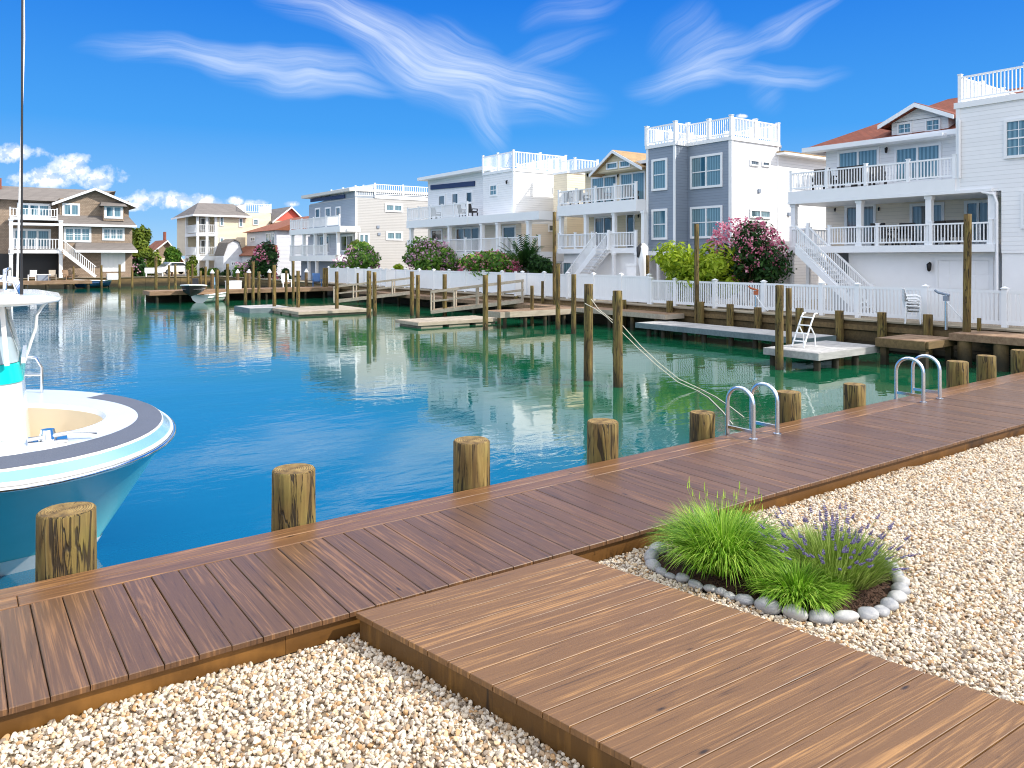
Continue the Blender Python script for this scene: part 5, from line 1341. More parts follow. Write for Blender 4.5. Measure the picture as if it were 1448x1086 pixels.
for i, (px, pt, pb) in enumerate(((947,425.7,453),(991,427,458),(1032.5,430.5,460),(1071.5,435,464),(1130.6,436,466),(1186.8,439.6,472),(1247,442,478),(1312,445,469))):
    X = BANK-.22; y = yx(px, X); piling(X, y, zat(pt, X, y), -2, .15, ['short bulkhead post just right of the slender dark pole','short bulkhead post just right of the tall slim piling','short bulkhead post in the middle of the long grey dock','short bulkhead post below the white pole with a reel','short bulkhead post directly behind the white boarding ladder','short bulkhead post between the boarding ladder and the stacked chairs','short bulkhead post just left of the stacked white chairs','short bulkhead post just right of the stacked white chairs'][i], 'short posts along the bulkhead', 500+i)
for i, (px, py) in enumerate(((869.5, 419), (882,424), (730,419), (741,427))):
    X = BANK-.2; y = yx(px, X); piling(X, y, zat(py, X, y), -2, .13, 'short weathered bulkhead post below the white privacy fence', 'short posts along the bulkhead', 520+i)
mb = MB(); X = 26.1; y = yx(784, X); 
# ropes from the twin pilings to the boardwalk
def rope(label, a, b, sag, r=.018):
    a = Vector(a); b = Vector(b); pts = []
    for i in range(25):
        t = i/24; q = a.lerp(b, t); q.z -= 4*sag*t*(1-t); q.z = max(q.z, WATER+.012); pts.append(q)
    mb = MB(); mb.tube(pts, r, 6); tag(mb.build('mooring_rope', M['rope']), label, 'rope', 'mooring ropes')
def px_rope(label, pts, d0, d1, tail):
    """pts: bearings with the rope's straight-line distance falling from d0 to d1, then floating on the water"""
    P = []; n = len(pts)
    for i, (px, py) in enumerate(pts):
        d = d0+(d1-d0)*i/(n-1); x, y = ray(px); P.append(Vector((x*d, y*d, max(WATER+.012, EYE-(py-HOR)*d/F_PX))))
    P += [gp(px, py, WATER+.014) for px, py in tail]
    Q = []
    for i in range(len(P)-1):
        for j in range(4): Q.append(P[i].lerp(P[i+1], j/4))
    mb = MB(); mb.tube(Q+[P[-1]], .010, 6); tag(mb.build('mooring_rope', M['rope']), label, 'rope', 'mooring ropes')
px_rope('upper mooring rope slanting from the thick twin piling into the water', [(836,423),(847,438),(868,454),(881,461),(906,489),(930,512),(960,536),(990,553)], 20.3, 19.2, [(1012,561),(1034,576),(1052,590)])
px_rope('lower mooring rope slanting from the thick twin piling into the water', [(827,429),(842,437),(857.5,448),(880,470),(902,492),(928,516),(958,540),(985,555)], 20.3, 19.0, [(1002,562),(1022,582),(1036,600)])
# ------------------------------------------------------------------ plants
def leaf_cloud(mb, c, rad, n, size, rg, shell=.55, flat=.0, mat=0, lump=7, zmin=None):
    """leaf-sized folded quads gathered in clumps through an ellipsoid"""
    cl = []
    for i in range(lump):
        while True:
            v = Vector((rg.uniform(-1,1), rg.uniform(-1,1), rg.uniform(-.8,1)))
            if .3 < v.length < .85: break
        cl.append((Vector((v.x*rad[0], v.y*rad[1], v.z*rad[2])), rg.uniform(.36,.6)))
    for i in range(n):
        o_, k2 = rg.choice(cl); d = Vector((rg.gauss(0,1), rg.gauss(0,1), rg.gauss(0,1))).normalized(); rr = rg.random()**(1/3*shell)*k2*rg.uniform(.8,1.15)
        p = Vector(c)+o_+Vector((d.x*rad[0]*rr, d.y*rad[1]*rr, d.z*rad[2]*rr))
        if zmin is not None and p.z < zmin: continue
        nrm = (d + Vector((rg.gauss(0,.5), rg.gauss(0,.5), rg.gauss(.35,.5)))).normalized()
        a = nrm.cross(Vector((rg.random()-.5, rg.random()-.5, rg.random()-.5))).normalized(); b = nrm.cross(a)
        s = size*rg.uniform(.6,1.3); t = max(0, min(1, rg.gauss(.5,.2)))
        mb.add([p-a*s, p-b*s*.42+nrm*s*.12, p+a*s, p+b*s*.42+nrm*s*.12], [(0,1,2,3)], mat, t)
def shrub(name, label, cat, c, rad, leaf, n, size, seed, blossom=None, nb=0, bs=.09, lump=9, group=None, trunk=None, btop=True):
    rg = random.Random(seed); t = thing(name, label, cat, (c[0], c[1], 0), group); mb = MB()
    leaf_cloud(mb, c, rad, n, size, rg, lump=lump, zmin=.0); mb.build('foliage', M[leaf], t, True)
    mb = MB(); 
    for i in range(7):
        a = rg.random()*6.28; e = Vector((c[0]+math.cos(a)*rad[0]*.55, c[1]+math.sin(a)*rad[1]*.55, c[2]+rad[2]*rg.uniform(-.2,.5))); s0 = Vector((c[0]+math.cos(a)*.12, c[1]+math.sin(a)*.12, -.15))
        if trunk: s0 = Vector((c[0]+math.cos(a)*.06, c[1]+math.sin(a)*.06, trunk))
        mb.tube([s0, s0.lerp(e,.5)+Vector((0,0,.2)), e], [.06,.035,.012], 6)
    if trunk: mb.tube([(c[0],c[1],-.2),(c[0]+.05,c[1],trunk*.6),(c[0],c[1],trunk+.1)], [.16,.12,.1], 8)
    mb.build('trunk' if trunk else 'stems', M['bark'], t)
    if blossom:
        mb = MB(); 
        for i in range(nb):
            d = Vector((rg.gauss(0,1), rg.gauss(0,1), rg.gauss(.35,.8))).normalized(); k2 = rg.uniform(.72,1.08)
            p = Vector((c[0]+d.x*rad[0]*k2, c[1]+d.y*rad[1]*k2, c[2]+d.z*rad[2]*k2))
            for j in range(7):
                q = p+Vector((rg.gauss(0,bs*.8), rg.gauss(0,bs*.8), rg.gauss(0,bs*.9))); nn = Vector((rg.gauss(0,1), rg.gauss(0,1), rg.gauss(.3,1))).normalized(); a = nn.orthogonal().normalized(); b = nn.cross(a); s = bs*rg.uniform(.4,.8)
                mb.add([q-a*s, q-b*s, q+a*s, q+b*s], [(0,1,2,3)], 0, rg.random())
        mb.build('blossoms', M[blossom], t, True)
    return t
def at_px(px, py, X): return (X, yx(px, X), zx(px, py, X))
# px centre, half width px, top py, bottom py -> ellipsoid
def shrub_px(name, label, cat, X, px, hw, pt, pb, leaf, n, size, seed, depth=1.0, **kw):
    c = at_px(px, (pt+pb)/2, X); d = FS*c[0]+FC*c[1]; rz = (pb-pt)/2*d/F_PX; ry = hw*d/F_PX
    return shrub(name, label, cat, c, (ry*depth, ry*1.0, rz), leaf, n, size, seed, **kw)
shrub_px('shrub', 'lime green leafy shrub leaning over the picket fence in front of the slate house', 'shrub', 28.2, 993, 68, 334, 420, 'leaf_lime', 5200, .17, 21, .7, lump=14)
shrub_px('shrub', 'large shrub covered with pink blossoms behind the lime green shrub', 'shrub', 29.6, 1052, 60, 309, 415, 'leaf_dark', 6500, .13, 22, .6, blossom='pink', nb=430, bs=.085, lump=14)
shrub_px('shrub', 'lilac and pink flowering bush behind the fence at the left end of the white house', 'shrub', 29.0, 608, 46, 340, 402, 'leaf_green', 4200, .17, 23, .7, blossom='lilac', nb=190, bs=.13, lump=12)
shrub_px('shrub', 'low hedge with pale pink flowers along the fence below the white house porch', 'shrub', 28.4, 692, 64, 356, 402, 'leaf_green', 4600, .15, 24, .5, blossom='pink', nb=190, bs=.12, lump=14)
shrub_px('shrub', 'dark green hedge at the corner between the white and the tan house', 'shrub', 29.2, 766, 26, 354, 405, 'leaf_dark', 2500, .15, 25, .6, lump=8)
shrub_px('shrub', 'broad green bush with orange and purple flowers in front of the grey house', 'shrub', 29.2, 505, 58, 348, 396, 'leaf_green', 4200, .2, 26, .4, blossom='lilac', nb=60, bs=.16, lump=12)
shrub_px('shrub', 'yellowish green planter bush on the grey house porch', 'shrub', 30.6, 505, 30, 341, 368, 'leaf_autumn', 1500, .2, 27, .5, lump=7)
shrub_px('shrub', 'small light green bush at the foot of the grey house side wall', 'shrub', 29.2, 558, 15, 370, 395, 'leaf_lime', 1200, .2, 28, .6, lump=6)
shrub_px('shrub', 'dark bush with red and yellow flowers in front of the small pale house', 'shrub', 28.0, 374, 28, 346, 402, 'leaf_dark', 2600, .26, 29, .7, blossom='pink', nb=70, bs=.2, lump=8)
shrub_px('shrub', 'low dusky pink flowering bush left of the small pale house porch', 'shrub', 27.6, 348, 20, 370, 400, 'leaf_green', 1300, .24, 30, .7, blossom='lilac', nb=60, bs=.18, lump=6)
def shrub_y(name, label, cat, Y, px, hw, pt, pb, leaf, n, size, seed, **kw):
    X = xy(px, Y); d = FS*X+FC*Y; rz = (pb-pt)/2*d/F_PX; ry = hw*d/F_PX
    return shrub(name, label, cat, (X, Y, zat((pt+pb)/2, X, Y)), (ry, ry, rz), leaf, n, size, seed, **kw)
shrub_y('tree', 'rounded olive green tree at the right corner of the brown shingle house', 'tree', 104, 204, 24, 322, 387, 'leaf_autumn', 3800, .34, 31, lump=12, trunk=1.6)
shrub_y('tree', 'smaller green tree beside the cream house, right of the olive tree', 'tree', 106, 243, 10, 350, 384, 'leaf_green', 1500, .32, 32, lump=6, trunk=1.2)
shrub_y('shrub', 'reddish purple bush beside the brown house garage', 'shrub', 101, 197, 12, 366, 392, 'leaf_dark', 1000, .28, 33, lump=6, blossom='lilac', nb=14, bs=.16)
shrub_y('shrub', 'green shrub below the cream house porch', 'shrub', 101, 273, 9, 366, 395, 'leaf_autumn', 900, .26, 34, lump=5)
shrub_y('shrub', 'low green bushes along the cream house wall', 'shrub', 101, 308, 16, 380, 398, 'leaf_green', 1500, .26, 35, lump=7)
# spiky palm-like plant
def spiky(label, X, px, pb, ht, n, seed):
    rg = random.Random(seed); c = Vector((X, yx(px, X), zx(px, pb, X))); t = thing('palm', label, 'palm', (c.x, c.y, 0)); mb = MB()
    for i in range(n):
        a = rg.random()*6.28; el = rg.uniform(.25, 1.35); d = Vector((math.cos(a)*math.cos(el), math.sin(a)*math.cos(el), math.sin(el))); ln = ht*rg.uniform(.7,1.1); pts = [c]; dd = d.copy()
        for s in range(6): pts.append(pts[-1]+dd*ln/6); dd = (dd+Vector((0,0,-.13))).normalized()
        sd_ = d.cross(Vector((0,0,1))).normalized(); tn = rg.random()
        for s in range(1, 6):
            for sg in (-1, 1):
                for m in range(3):
                    q = pts[s].lerp(pts[s+1], m/3); dv = (pts[s+1]-pts[s]).normalized(); e = q + (sd_*sg*.8+dv*.9+Vector((0,0,-.25))).normalized()*ht*.26*(1.15-s/7)
                    w = dv*.022*ht; mb.add([q-w, q+w, e], [(0,1,2)], 0, tn)
    mb.build('fronds', M['leaf_dark'], t, True); mb = MB(); mb.tube([(c.x,c.y,-.2),(c.x,c.y,c.z+.05)], [.18,.14], 9); mb.build('trunk', M['bark'], t)
spiky('dark green feathery palm in front of the white house porch', 29.4, 742, 382, 2.6, 34, 41)
spiky('smaller dark palm left of the feathery palm', 29.6, 715, 378, 1.4, 20, 42)
# ------------------------------------------------------------------ things on docks, decks and the bank
# white boarding ladder standing on the grey pier
lc = gp(1136, 490, -.55)
t = thing('boarding_ladder', 'white folding ladder standing on the grey pier beside the dark piling', 'ladder', tuple(lc))
for s in (-.2, .2):
    mb = MB(); mb.tube([lc+Vector((-.3,s,0)), lc+Vector((.12,s,.75)), lc+Vector((.3,s,1.02)), lc+Vector((.42,s,1.02))], .025, 8); mb.tube([lc+Vector((.1,s,.6)), lc+Vector((.3,s,.35)), lc+Vector((.34,s,0))], .02, 8); mb.build('side_rail', M['white'], t)
for i in range(4):
    f_ = i/3; q = lc+Vector((-.2+.4*f_, 0, .18+.72*f_)); mb = MB(); mb.bar(q+Vector((0,-.2,0)), q+Vector((0,.2,0)), .12, .03); mb.build('tread', M['white'], t)
# stacked white plastic chairs
X = 25.9; cc = Vector((25.65, yx(1291, 25.65), -.08 if False else -.25))
def plastic_chair(x, y, z, label):
    t = thing('plastic_chair', label, 'chair', (x, y, z), 'stacked white plastic chairs', local=True, rz=R(25))
    mb = MB(); rows = []
    for i in range(5): rows.append([(-.24+.48*j/6, -.22+.44*i/4, .40+.03*((j-3)/3)**2) for j in range(7)])
    mb.grid(rows); mb.grid([[(p[0],p[1],p[2]-.02) for p in r] for r in rows]); mb.build('seat', M['white'], t)
    mb = MB(); 
    for th in (0, .02): mb.grid([[(-.26+.52*j/6, .20+.12*i/4+th-.07*((j-3)/3)**2, .40+.44*i/4) for j in range(7)] for i in range(5)])
    mb.build('backrest', M['white'], t)
    for sx in (-.24, .24):
        mb = MB(); mb.tube([(sx*1.1,.2,.6),(sx*1.15,-.1,.62),(sx*1.12,-.22,.56),(sx*1.05,-.23,.4)], .025, 7); mb.build('armrest', M['white'], t)
        for sy in (-.2, .2): mb = MB(); mb.tube([(sx*1.08,sy*1.15,0),(sx,sy,.41)], [.022,.03], 7); mb.build('leg', M['white'], t)
for i, lb in enumerate(('lowest white plastic chair of the stack on the bulkhead','white plastic chair second from the bottom of the stack','white plastic chair second from the top of the stack','topmost white plastic chair of the stack on the bulkhead')):
    plastic_chair(26.1-.0, yx(1291, 26.1), -.0+.11*i, lb)
# hose reel / crab pole stand
def pole_stand(label, px, X, pt, z0, head):
    y = yx(px, X); zt2 = zx(px, pt, X); t = thing('water_post', label, 'water post', (X, y, z0)); mb = MB(); mb.tube([(X,y,z0),(X,y,zt2-.1)], .05, 10); mb.build('pole', M['steel'], t)
    mb = MB(); mb.box(X-.07, X+.07, y-.07, y+.07, zt2-.28, zt2-.12); mb.tube([(X,y-.1,zt2-.1),(X,y+.25,zt2-.02),(X,y+.35,zt2+.05)], .04, 8); mb.build('head', M[head], t)
    mb = MB(); mb.tube([(X-.08,y-.05,zt2-.3),(X-.2,y-.5,zt2-.75),(X-.1,y-.65,z0+.1)], .016, 6); mb.build('hose', M['white'], t)
pole_stand('metal water post with a dark valve head on the corner dock', 1338, 25.5, 413, -.08, 'shade_grey')
pole_stand('white post with a brown reel on the bulkhead behind the grey dock', 1069, 26.2, 407, 0, 'purple')
# white cabinet with a covered outboard engine by the slate house
gx = 29.4; gy = yx(905, gx); gz = zx(905, 347, gx)
t = thing('engine_stand', 'white cabinet with black and white covered engine on a stand beside the slate house', 'engine stand', (gx, gy, 0))
mb = MB(); mb.box(gx-.3, gx+.3, gy-.0, gy+.7, 0, gz*.62); mb.box(gx-.33, gx+.33, gy-.04, gy+.74, gz*.62, gz*.66); mb.build('cabinet', M['white'], t)
mb = MB(); mb.tube([(gx-.1,gy-.35,gz*.35),(gx-.15,gy-.35,gz*.7),(gx-.1,gy-.3,gz*.95),(gx,gy-.25,gz)], [.14,.24,.3,.18], 12); mb.build('engine_cover', M['white'], t)
mb = MB(); mb.tube([(gx-.35,gy-.25,gz*.78),(gx-.38,gy-.3,gz*.95),(gx-.2,gy-.28,gz*1.02)], [.1,.14,.08], 8); mb.tube([(gx-.1,gy-.4,.25),(gx-.1,gy-.38,gz*.4)], [.12,.1], 8); mb.tube([(gx-.35,gy-.4,.3),(gx-.05,gy-.4,.28)], [.16,.16], 12); mb.build('engine_leg', M['black'], t)
def patio_chair(x, y, z, rz, label, group):
    t = thing('patio_chair', label, 'chair', (x, y, z), group, local=True, rz=rz)
    mb = MB(); mb.box(-.28,.28,-.26,.28,.32,.44); mb.build('seat', M['dark'], t)
    mb = MB(); mb.prism([(-.3,.24,.3),(.3,.24,.3),(.3,.38,.95),(-.3,.38,.95)], (0,.07,0)); mb.build('backrest', M['dark'], t)
    for sx in (-.3,.3):
        mb = MB(); mb.box(sx-.04,sx+.04,-.26,.26,.56,.62); mb.box(sx-.03,sx+.03,-.25,-.19,.44,.56); mb.build('armrest', M['dark'], t)
        for sy in (-.24,.24): mb = MB(); mb.box(sx-.035,sx+.035,sy-.035,sy+.035,0,.32); mb.build('leg', M['dark'], t)
def patio_table(x, y, z, label, r=.5, mat='dark'):
    t = thing('patio_table', label, 'table', (x, y, z), local=True); mb = MB(); mb.tube([(0,0,.66),(0,0,.70)], r, 20); mb.build('tabletop', M[mat], t)
    for i in range(4): a = i*1.571+.78; mb = MB(); mb.tube([(math.cos(a)*r*.8,math.sin(a)*r*.8,0),(math.cos(a)*r*.6,math.sin(a)*r*.6,.66)], .025, 6); mb.build('leg', M[mat], t)
def on_deck(px, X, z): return X, yx(px, X), z
XF = 30.5; zA = zx(1230, 262, XF); zB = zx(1230, 347.5, XF)
for px, zz, rz, lb in ((1160,zA,2.2,'dark patio chair at the far left corner of the white house upper balcony'),(1178,zA,1.2,'dark patio chair, second from the left on the white house upper balcony'),(1198,zA,1.8,'dark patio chair in the middle of the group on the white house upper balcony'),(1222,zA,1.4,'dark patio chair right of the table on the white house upper balcony'),(1241,zA,-1.0,'dark patio chair at the right end of the group on the white house upper balcony'),
                       (1248,zB,1.6,'dark patio chair on the white house porch left of the table'),(1280,zB,-1.3,'dark patio chair on the white house porch right of the table'),(1340,zB,1.2,'dark patio chair on the porch in front of the middle sliding door'),(1352,zB,1.9,'dark patio chair on the porch just left of the tall pole')):
    x, y, z = on_deck(px, 31.5, zz); patio_chair(x, y, z, rz, lb, 'dark patio chairs on the house balconies')
x, y, z = on_deck(1208, 31.7, zA); patio_table(x, y, z, 'low dark patio table between the chairs on the upper balcony', .55)
x, y, z = on_deck(1266, 31.6, zB); patio_table(x, y, z, 'dark patio table between two chairs on the lower porch', .5)
XF = 30.8; zD = zx(850, 286, XF)
for px, rz, lb in ((803,2.0,'dark patio chair at the left end of the tan house balcony'),(826,1.5,'dark patio chair, second from the left on the tan house balcony'),(856,1.5,'dark patio chair in the middle of the tan house balcony'),(893,1.7,'dark patio chair at the right end of the tan house balcony')):
    x, y, z = on_deck(px, 31.8, zD); patio_chair(x, y, z, rz, lb, 'dark patio chairs on the house balconies')
zE = zx(630, 308, 30.5)
for px, rz, lb in ((617,1.8,'dark patio chair on the white house balcony under the blue band, left of its doors'),(656,1.4,'dark patio chair on the balcony between the doors of the blue banded house'),(668,1.7,'dark patio chair at the right end of the balcony of the blue banded house')):
    x, y, z = on_deck(px, 31.5, zE); patio_chair(x, y, z, rz, lb, 'dark patio chairs on the house balconies')
# parked car near the cream house
def car(label, x, y, z, rz):
    t = thing('parked_car', label, 'car', (x, y, z), local=True, rz=rz)
    mb = MB(); prof = [(-2.2,.35),(-2.25,.75),(-1.95,.95),(-1.35,1.0),(-.75,1.48),(.9,1.52),(1.6,1.0),(2.15,.9),(2.25,.6),(2.2,.35)]
    rows = [[(a, s*.88*(1 if b < 1.05 else .82), b) for a, b in prof+[prof[0]]] for s in (-1,1)]
    mb.grid(rows, smooth=False); mb.add(rows[0][:-1], [tuple(range(len(prof)))]); mb.add(rows[1][:-1], [tuple(range(len(prof)-1,-1,-1))]); mb.build('body', M['car'], t)
    for s in (-1,1):
        mb = MB(); mb.prism([(-1.15,s*.80,1.05),(1.4,s*.80,1.05),(.82,s*.75,1.44),(-.68,s*.75,1.42)], (0,s*.06,0)); mb.build('side_window', M['glass_dark'], t)
        for xx in (-1.4,1.4):
            mb = MB(); mb.tube([(xx,s*.72,.33),(xx,s*.92,.33)], .33, 16); w_ = mb.build('wheel', M['rubber'], t); mb = MB(); mb.tube([(xx,s*.9,.33),(xx,s*.93,.33)], .19, 12); mb.build('rim', M['steel'], w_)
        mb = MB(); mb.box(2.18,2.27,s*.5,s*.8,.66,.8); mb.build('headlight', M['chrome'], t)
    mb = MB(); mb.prism([(1.66,-.68,1.0),(1.66,.68,1.0),(1.0,.64,1.47),(1.0,-.64,1.47)], (.03,0,.03)); mb.build('windscreen', M['glass_dark'], t)
cx_ = xy(248, 101); car('white car parked at the head of the lagoon between the trees and the cream house', cx_, 101.5, zy(248, 388, 101), R(200))
# small boats
def skiff(label, x, y, z, rz, mat, L=4.6, B=.95, motor=True):
    t = thing('motor_boat', label, 'boat', (x, y, z), local=True, rz=rz); mb = MB(); rows = []
    for s in [0,.08,.2,.4,.7,1]:
        w = B*min(1,(s*2.2))**.6 if s < .45 else B; row = []
        for a in (-1,-.8,-.35,0,.35,.8,1):
            row.append((L*(.5-s)+(.35*(1-abs(a)) * -1 if s < .3 else 0), w*a if abs(a) > .8 else w*a*.92, .85-.15*s if abs(a) == 1 else (.3 if abs(a) > .5 else (.1 if a else 0))))
        rows.append(row)
    mb.grid(rows); mb.add(rows[-1], [tuple(range(7))]); h = mb.build('hull', M[mat], t)
    mb = MB()
    for sg in (-1,1): mb.tube([(r[0 if sg < 0 else 6][0], r[0 if sg < 0 else 6][1], r[0][2]) for r in rows], .05, 8)
    mb.build('gunwale', M['white'], h)
    mb = MB(); mb.grid([[ (r[0][0], r[0][1]*.95, .5), (r[6][0], r[6][1]*.95, .5)] for r in rows[1:]]); mb.box(-.6,-.2,-B*.8,B*.8,.52,.7); mb.build('bench', M['white'], t)
    if motor: mb = MB(); mb.box(-L/2-.45,-L/2-.05,-.2,.2,.6,1.25); mb.box(-L/2-.35,-L/2-.2,-.1,.1,-.1,.6); mb.build('outboard_motor', M['black'], t)
    return t
g_ = gp(128, 407, WATER); skiff('small blue motor boat tied below the stair of the brown house', g_.x, g_.y, WATER+.05, R(200), 'blue_boat', 3.6, 1.0)
g_ = gp(275, 430, WATER); skiff('dark boat hanging between the lift posts in front of the cream house', g_.x, g_.y+.6, WATER+.55, R(250), 'iron', 3.2, .8)
g_ = gp(300, 428, WATER); skiff('small white boat floating right of the dark boat on its lift', g_.x+.6, g_.y+1.6, WATER-.12, R(40), 'white', 3.6, .8, False)
# white railing and bench at the far dock
t = thing('bench', 'white slatted bench on the bank in front of the parked car', 'bench', (xy(218, 98.6), 98.6, 0)); x = xy(218, 98.6); y = 98.6
for nm, b in (('seat',(x-1,x+1,y-.3,y+.2,.4,.46)),('backrest',(x-1,x+1,y+.2,y+.26,.5,1.05))): part(t, nm, 'white', b)
for dx in (-.9,.9): part(t, 'leg', 'white', (x+dx-.05,x+dx+.05,y-.28,y+.18,0,.4))
def adirondack(label, px, Y, mat):
    x = xy(px, Y); t = thing('lawn_chair', label, 'chair', (x, Y, -.18), local=True, rz=rnd.uniform(-.5,.5))
    mb = MB(); mb.prism([(-.28,-.3,.42),(.28,-.3,.42),(.28,.3,.26),(-.28,.3,.26)], (0,0,.05)); mb.build('seat', M[mat], t)
    mb = MB(); mb.prism([(-.28,.26,.26),(.28,.26,.26),(.32,.6,1.1),(-.32,.6,1.1)], (0,.05,0)); mb.build('backrest', M[mat], t)
    for sx in (-.34,.34): mb = MB(); mb.box(sx-.07,sx+.07,-.35,.4,.58,.62); mb.build('armrest', M[mat], t); mb = MB(); mb.box(sx-.04,sx+.04,-.34,-.26,0,.58); mb.build('leg', M[mat], t)
adirondack('white lawn chair on the dock below the brown house balcony', 46, 95, 'white'); adirondack('pale wooden lawn chair on the dock left of the blue boat', 74, 95, 'pale_dock'); adirondack('brown lawn chair on the dock beside the stair foot', 96, 95, 'brown_dock'); adirondack('blue lawn chair on the long pier by the grey house', 448, 61.6, 'blue_boat')
adirondack('white lawn chair on the long pier right of the tall piling', 405, 61.6, 'white')
# cooler and barrel type boxes on the docks
def box_chest(label, px, Y, z, w, h, mat, lid):
    x = xy(px, Y); t = thing('dock_box', label, 'dock box', (x, Y, z)); part(t, 'body', mat, (x-w/2, x+w/2, Y-.3, Y+.3, z, z+h)); part(t, 'lid', lid, (x-w/2-.03, x+w/2+.03, Y-.33, Y+.33, z+h, z+h+.08))
box_chest('white dock box on the long weathered pier', 330, 61.8, -.22, 1.1, .55, 'white', 'white'); box_chest('grey dock box on the dock below the brown house', 62, 95.6, -.2, 1.2, .6, 'shade_grey', 'white'); box_chest('white dock box near the brown house garage door', 160, 95.6, -.2, 1.2, .6, 'white', 'white')

# garden clutter along the bank behind the long pier
for i, (px, lb) in enumerate(((300,'first white capped post on the pier, counting from the boat lift'),(336,'white capped post on the pier left of the dock box'),(352,'white capped post on the pier below the gambrel shed'),(381,'white capped post on the pier below the flowering bush'),(433,'white capped post on the pier near the grey house porch'))):
    x = xy(px, 62.9); t = thing('bollard', lb, 'bollard', (x, 62.9, -.3), 'white capped posts on the long pier'); mb = MB(); mb.tube([(x,62.9,-1.4),(x,62.9,1.0)], .13, 10); mb.build('post', M['bulk'], t); mb = MB(); mb.tube([(x,62.9,1.0),(x,62.9,1.06),(x,62.9,1.3)], [.17,.17,.03], 10); mb.build('cap', M['white'], t)
for i, (px, hw, pt, lf, lb) in enumerate(((290,14,378,'leaf_green','leafy green garden bushes behind the pier left of the gambrel shed'),(322,15,382,'leaf_dark','dark green garden bushes behind the pier in front of the gambrel shed'),(404,12,380,'leaf_dark','dark bushes behind the pier right of the flowering bush'))):
    shrub_y('shrub', lb, 'shrub', 74 if i < 2 else 72, px, hw, pt, 402, lf, 1200, .22, 60+i, lump=6) if False else shrub_px('shrub', lb, 'shrub', 27.8, px, hw, pt, 402, lf, 1300, .26, 60+i, .6, lump=7)
AZ = 5.0; SKY_FILL = 11
# ------------------------------------------------------------------ light, sky, camera
SUN_AZ = Vector((.69, -.72)); SUN_EL = R(38)
az = SUN_AZ.normalized(); sd = Vector((az.x*math.cos(SUN_EL), az.y*math.cos(SUN_EL), math.sin(SUN_EL)))
sl = bpy.data.lights.new('sun', 'SUN'); sl.energy = 3.8; sl.angle = R(.5); sl.color = (1, .945, .86)
so = bpy.data.objects.new('sun', sl); COL.objects.link(so); so.rotation_euler = sd.to_track_quat('Z', 'Y').to_euler(); so.location = (0, -10, 60)
w = bpy.data.worlds.new('World'); scene.world = w; w.use_nodes = True
k = NT.__new__(NT); k.t = w.node_tree; k.t.nodes.clear(); k.out = k.n('ShaderNodeOutputWorld')
sky = k.n('ShaderNodeTexSky', sky_type='NISHITA'); sky.sun_disc = False; sky.sun_elevation = SUN_EL
sky.sun_rotation = math.atan2(az.x, az.y); sky.ozone_density = 2.2; sky.air_density = 1.0; sky.dust_density = .35; sky.altitude = 0
d0_ = k.n('ShaderNodeTexCoord').outputs['Generated']
el = k.sep(d0_)[2]
azure = k.ramp(el, [(0, (.38,.66,.94,1)), (.05, (.21,.52,.94,1)), (.16, (.045,.345,.90,1)), (.32, (.005,.20,.80,1)), (.6, (.05,.26,.75,1)), (1, (.06,.24,.70,1))])
azure = k.mix(1.0, azure, (AZ,AZ,AZ,1), 'MULTIPLY')
skyc = k.mix(.95, sky.outputs[0], azure)
d = k.n('ShaderNodeTexCoord').outputs['Generated']
f = k.vmath('DOT_PRODUCT', d, (FS, FC, 0)); fm = k.math('MAXIMUM', f, .05)
uu = k.math('DIVIDE', k.vmath('DOT_PRODUCT', d, (FC, -FS, 0)), fm)
vv_ = k.math('DIVIDE', k.sep(d)[2], fm)
uv = k.comb(uu, vv_, 0.0)
warp = k.noise(uv, 5.0, 2.2, .5, 0, 1)
wv = k.n('ShaderNodeVectorMath', operation='MULTIPLY_ADD'); k.l(warp, wv.inputs[0]); wv.inputs[1].default_value = (.13,.10,0)
k.l(k.vmath('SUBTRACT', uv, (.065,.05,0)), wv.inputs[2]); uvw = wv.outputs[0]
def px2(p): return ((p[0]-CX)/F_PX, (HOR-p[1])/F_PX)
tot = None
# cirrus wisps: (from, to, half width px, strength) as bearings and heights in the sky
for a, b, hw, s in [((160,76),(400,96),16,.5), ((300,92),(520,122),20,.6), ((380,118),(560,140),10,.28), ((385,-8),(560,62),26,.6), ((470,28),(640,118),34,.62),
                    ((560,70),(700,130),44,.66), ((620,112),(830,150),30,.60), ((650,140),(710,195),22,.36), ((700,110),(840,40),16,.22), ((760,25),(860,-10),14,.25),
                    ((905,132),(1010,108),20,.5), ((990,112),(1180,102),12,.42), ((930,118),(1050,60),30,.40), ((1030,78),(1200,-8),15,.42), ((920,80),(990,20),30,.2), ((1060,150),(1100,120),18,.16)]:
    A = Vector(px2(a)); B = Vector(px2(b)); dv = B - A; L = dv.length; dv /= L; nv = Vector((-dv.y, dv.x)); mid = (A+B)/2
    rel = k.vmath('SUBTRACT', uvw, (mid.x, mid.y, 0))
    al = k.vmath('DOT_PRODUCT', rel, (dv.x, dv.y, 0)); ac = k.vmath('DOT_PRODUCT', rel, (nv.x, nv.y, 0))
    e = k.math('ADD', k.math('POWER', k.math('ABSOLUTE', k.math('DIVIDE', al, L*.72)), 2.0), k.math('POWER', k.math('ABSOLUTE', k.math('DIVIDE', ac, hw/F_PX*1.75)), 2.0))
    g_ = k.math('MAXIMUM', k.math('SUBTRACT', 1.0, e), 0.0)
    fib = k.noise(k.mapping(k.comb(al, ac, 0.0), (4.5, 85, 1)), 1.0, 6, .62, .12)
    fib = k.ramp(fib, [(.32, (0,0,0,1)), (.82, (1,1,1,1))])
    t_ = k.math('MULTIPLY', k.math('MULTIPLY', k.math('POWER', g_, 1.5), k.math('ADD', k.math('MULTIPLY', fib, .94), .06)), s*1.05)
    tot = t_ if tot is None else k.math('SUBTRACT', k.math('ADD', tot, t_), k.math('MULTIPLY', tot, t_))
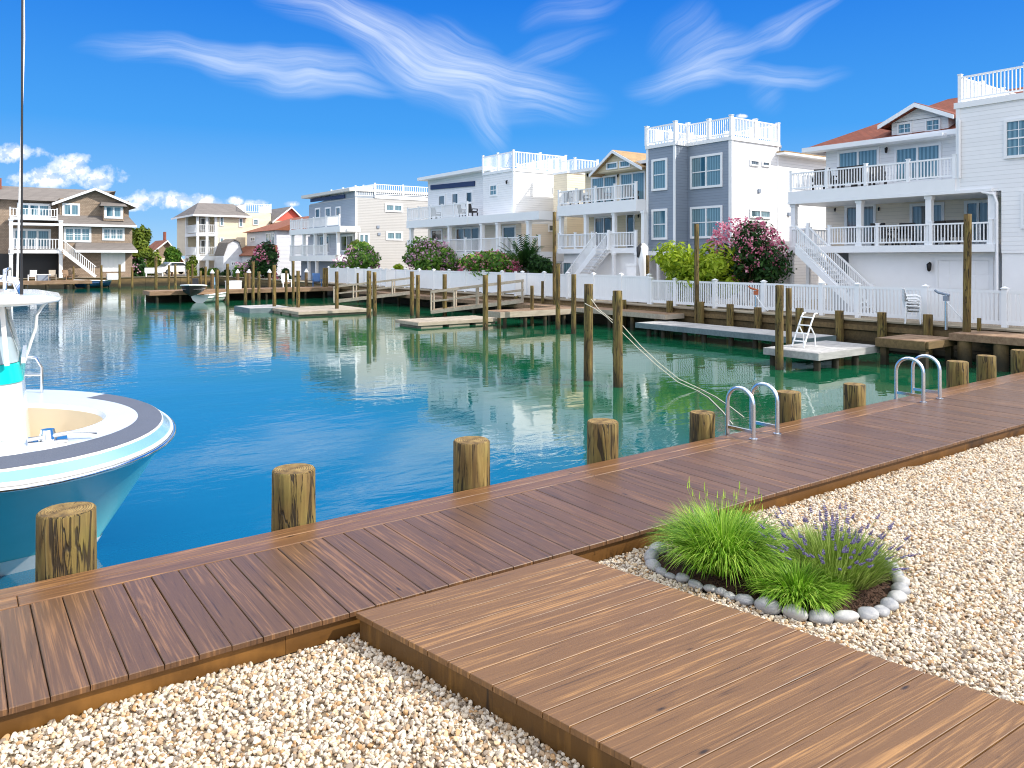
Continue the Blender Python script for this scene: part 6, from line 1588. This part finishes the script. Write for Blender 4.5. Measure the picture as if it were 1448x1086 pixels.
# fair-weather cumulus low over the far houses: (centre, rx, ry, strength)
puff = None
pn = k.noise(uv, 34, 6, .6); pn2 = k.noise(k.vmath('ADD', uv, (.004,-.006,0)), 34, 6, .6)
cum = [((20,216),42,15),((100,240),38,22),((65,252),55,18),((140,252),40,18),((110,228),22,12),((215,282),34,13),((250,284),42,16),((290,286),30,12),((335,284),12,9),((365,287),22,7),((412,288),14,6),((1048,164),9,3),((185,292),30,8),((120,285),90,10)]
for c_, rx, ry in cum:
    q = px2(c_); rel = k.vmath('SUBTRACT', uv, (q[0], q[1], 0)); r2 = k.vmath('LENGTH', k.mapping(rel, (F_PX/rx/1.08, F_PX/ry/1.08, 1)))
    g_ = k.math('SUBTRACT', 1.0, r2); puff = g_ if puff is None else k.math('MAXIMUM', puff, g_)
dens = k.math('ADD', puff, k.math('MULTIPLY', k.math('SUBTRACT', pn, .5), 1.9))
cm = k.ramp(dens, [(.12, (0,0,0,1)), (.72, (1,1,1,1))])
shade = k.ramp(k.math('ADD', k.math('MULTIPLY', k.math('SUBTRACT', pn, pn2), 5.0), .5), [(.25, (3.4,4.1,5.2,1)), (.6, (6.2,6.2,6.3,1))])
c_ = k.mix(k.math('MINIMUM', tot, .9), skyc, (5.4,5.7,6.0,1))
c_ = k.mix(k.math('MULTIPLY', cm, .92), c_, shade)
# white cloud added out of view, overhead and behind, to lift shaded walls
hc = k.noise(k.vmath('ADD', d0_, (3.1,1.7,.4)), 3.2, 5, .6)
hm = k.math('MULTIPLY', k.ramp(hc, [(.34, (0,0,0,1)), (.52, (1,1,1,1))]), k.ramp(k.math('SUBTRACT', el, k.math('MULTIPLY', f, .30)), [(.30, (0,0,0,1)), (.42, (1,1,1,1))]))
c_ = k.mix(k.math('MULTIPLY', hm, .85), c_, (SKY_FILL,SKY_FILL,SKY_FILL,1))
bg = k.n('ShaderNodeBackground'); k.l(c_, bg.inputs[0]); bg.inputs[1].default_value = .15
k.l(bg.outputs[0], k.out.inputs[0])

cam = bpy.data.cameras.new('camera'); co = bpy.data.objects.new('camera', cam); COL.objects.link(co)
co.location = (0, 0, EYE); co.rotation_euler = (R(90), 0, -math.atan2(FS, FC))
cam.sensor_width = 36; cam.lens = 36*F_PX/1448; cam.shift_y = -(543-HOR)/1448; cam.clip_start = .05; cam.clip_end = 5000
scene.camera = co
vs_ = scene.view_settings; vs_.view_transform = 'Standard'; vs_.look = 'None'; vs_.exposure = .45; vs_.gamma = 1
cy = scene.cycles; cy.use_denoising = True; cy.filter_width = 1.1; cy.max_bounces = 7; cy.transparent_max_bounces = 8; cy.caustics_reflective = False; cy.caustics_refractive = False
cy.sample_clamp_indirect = 6
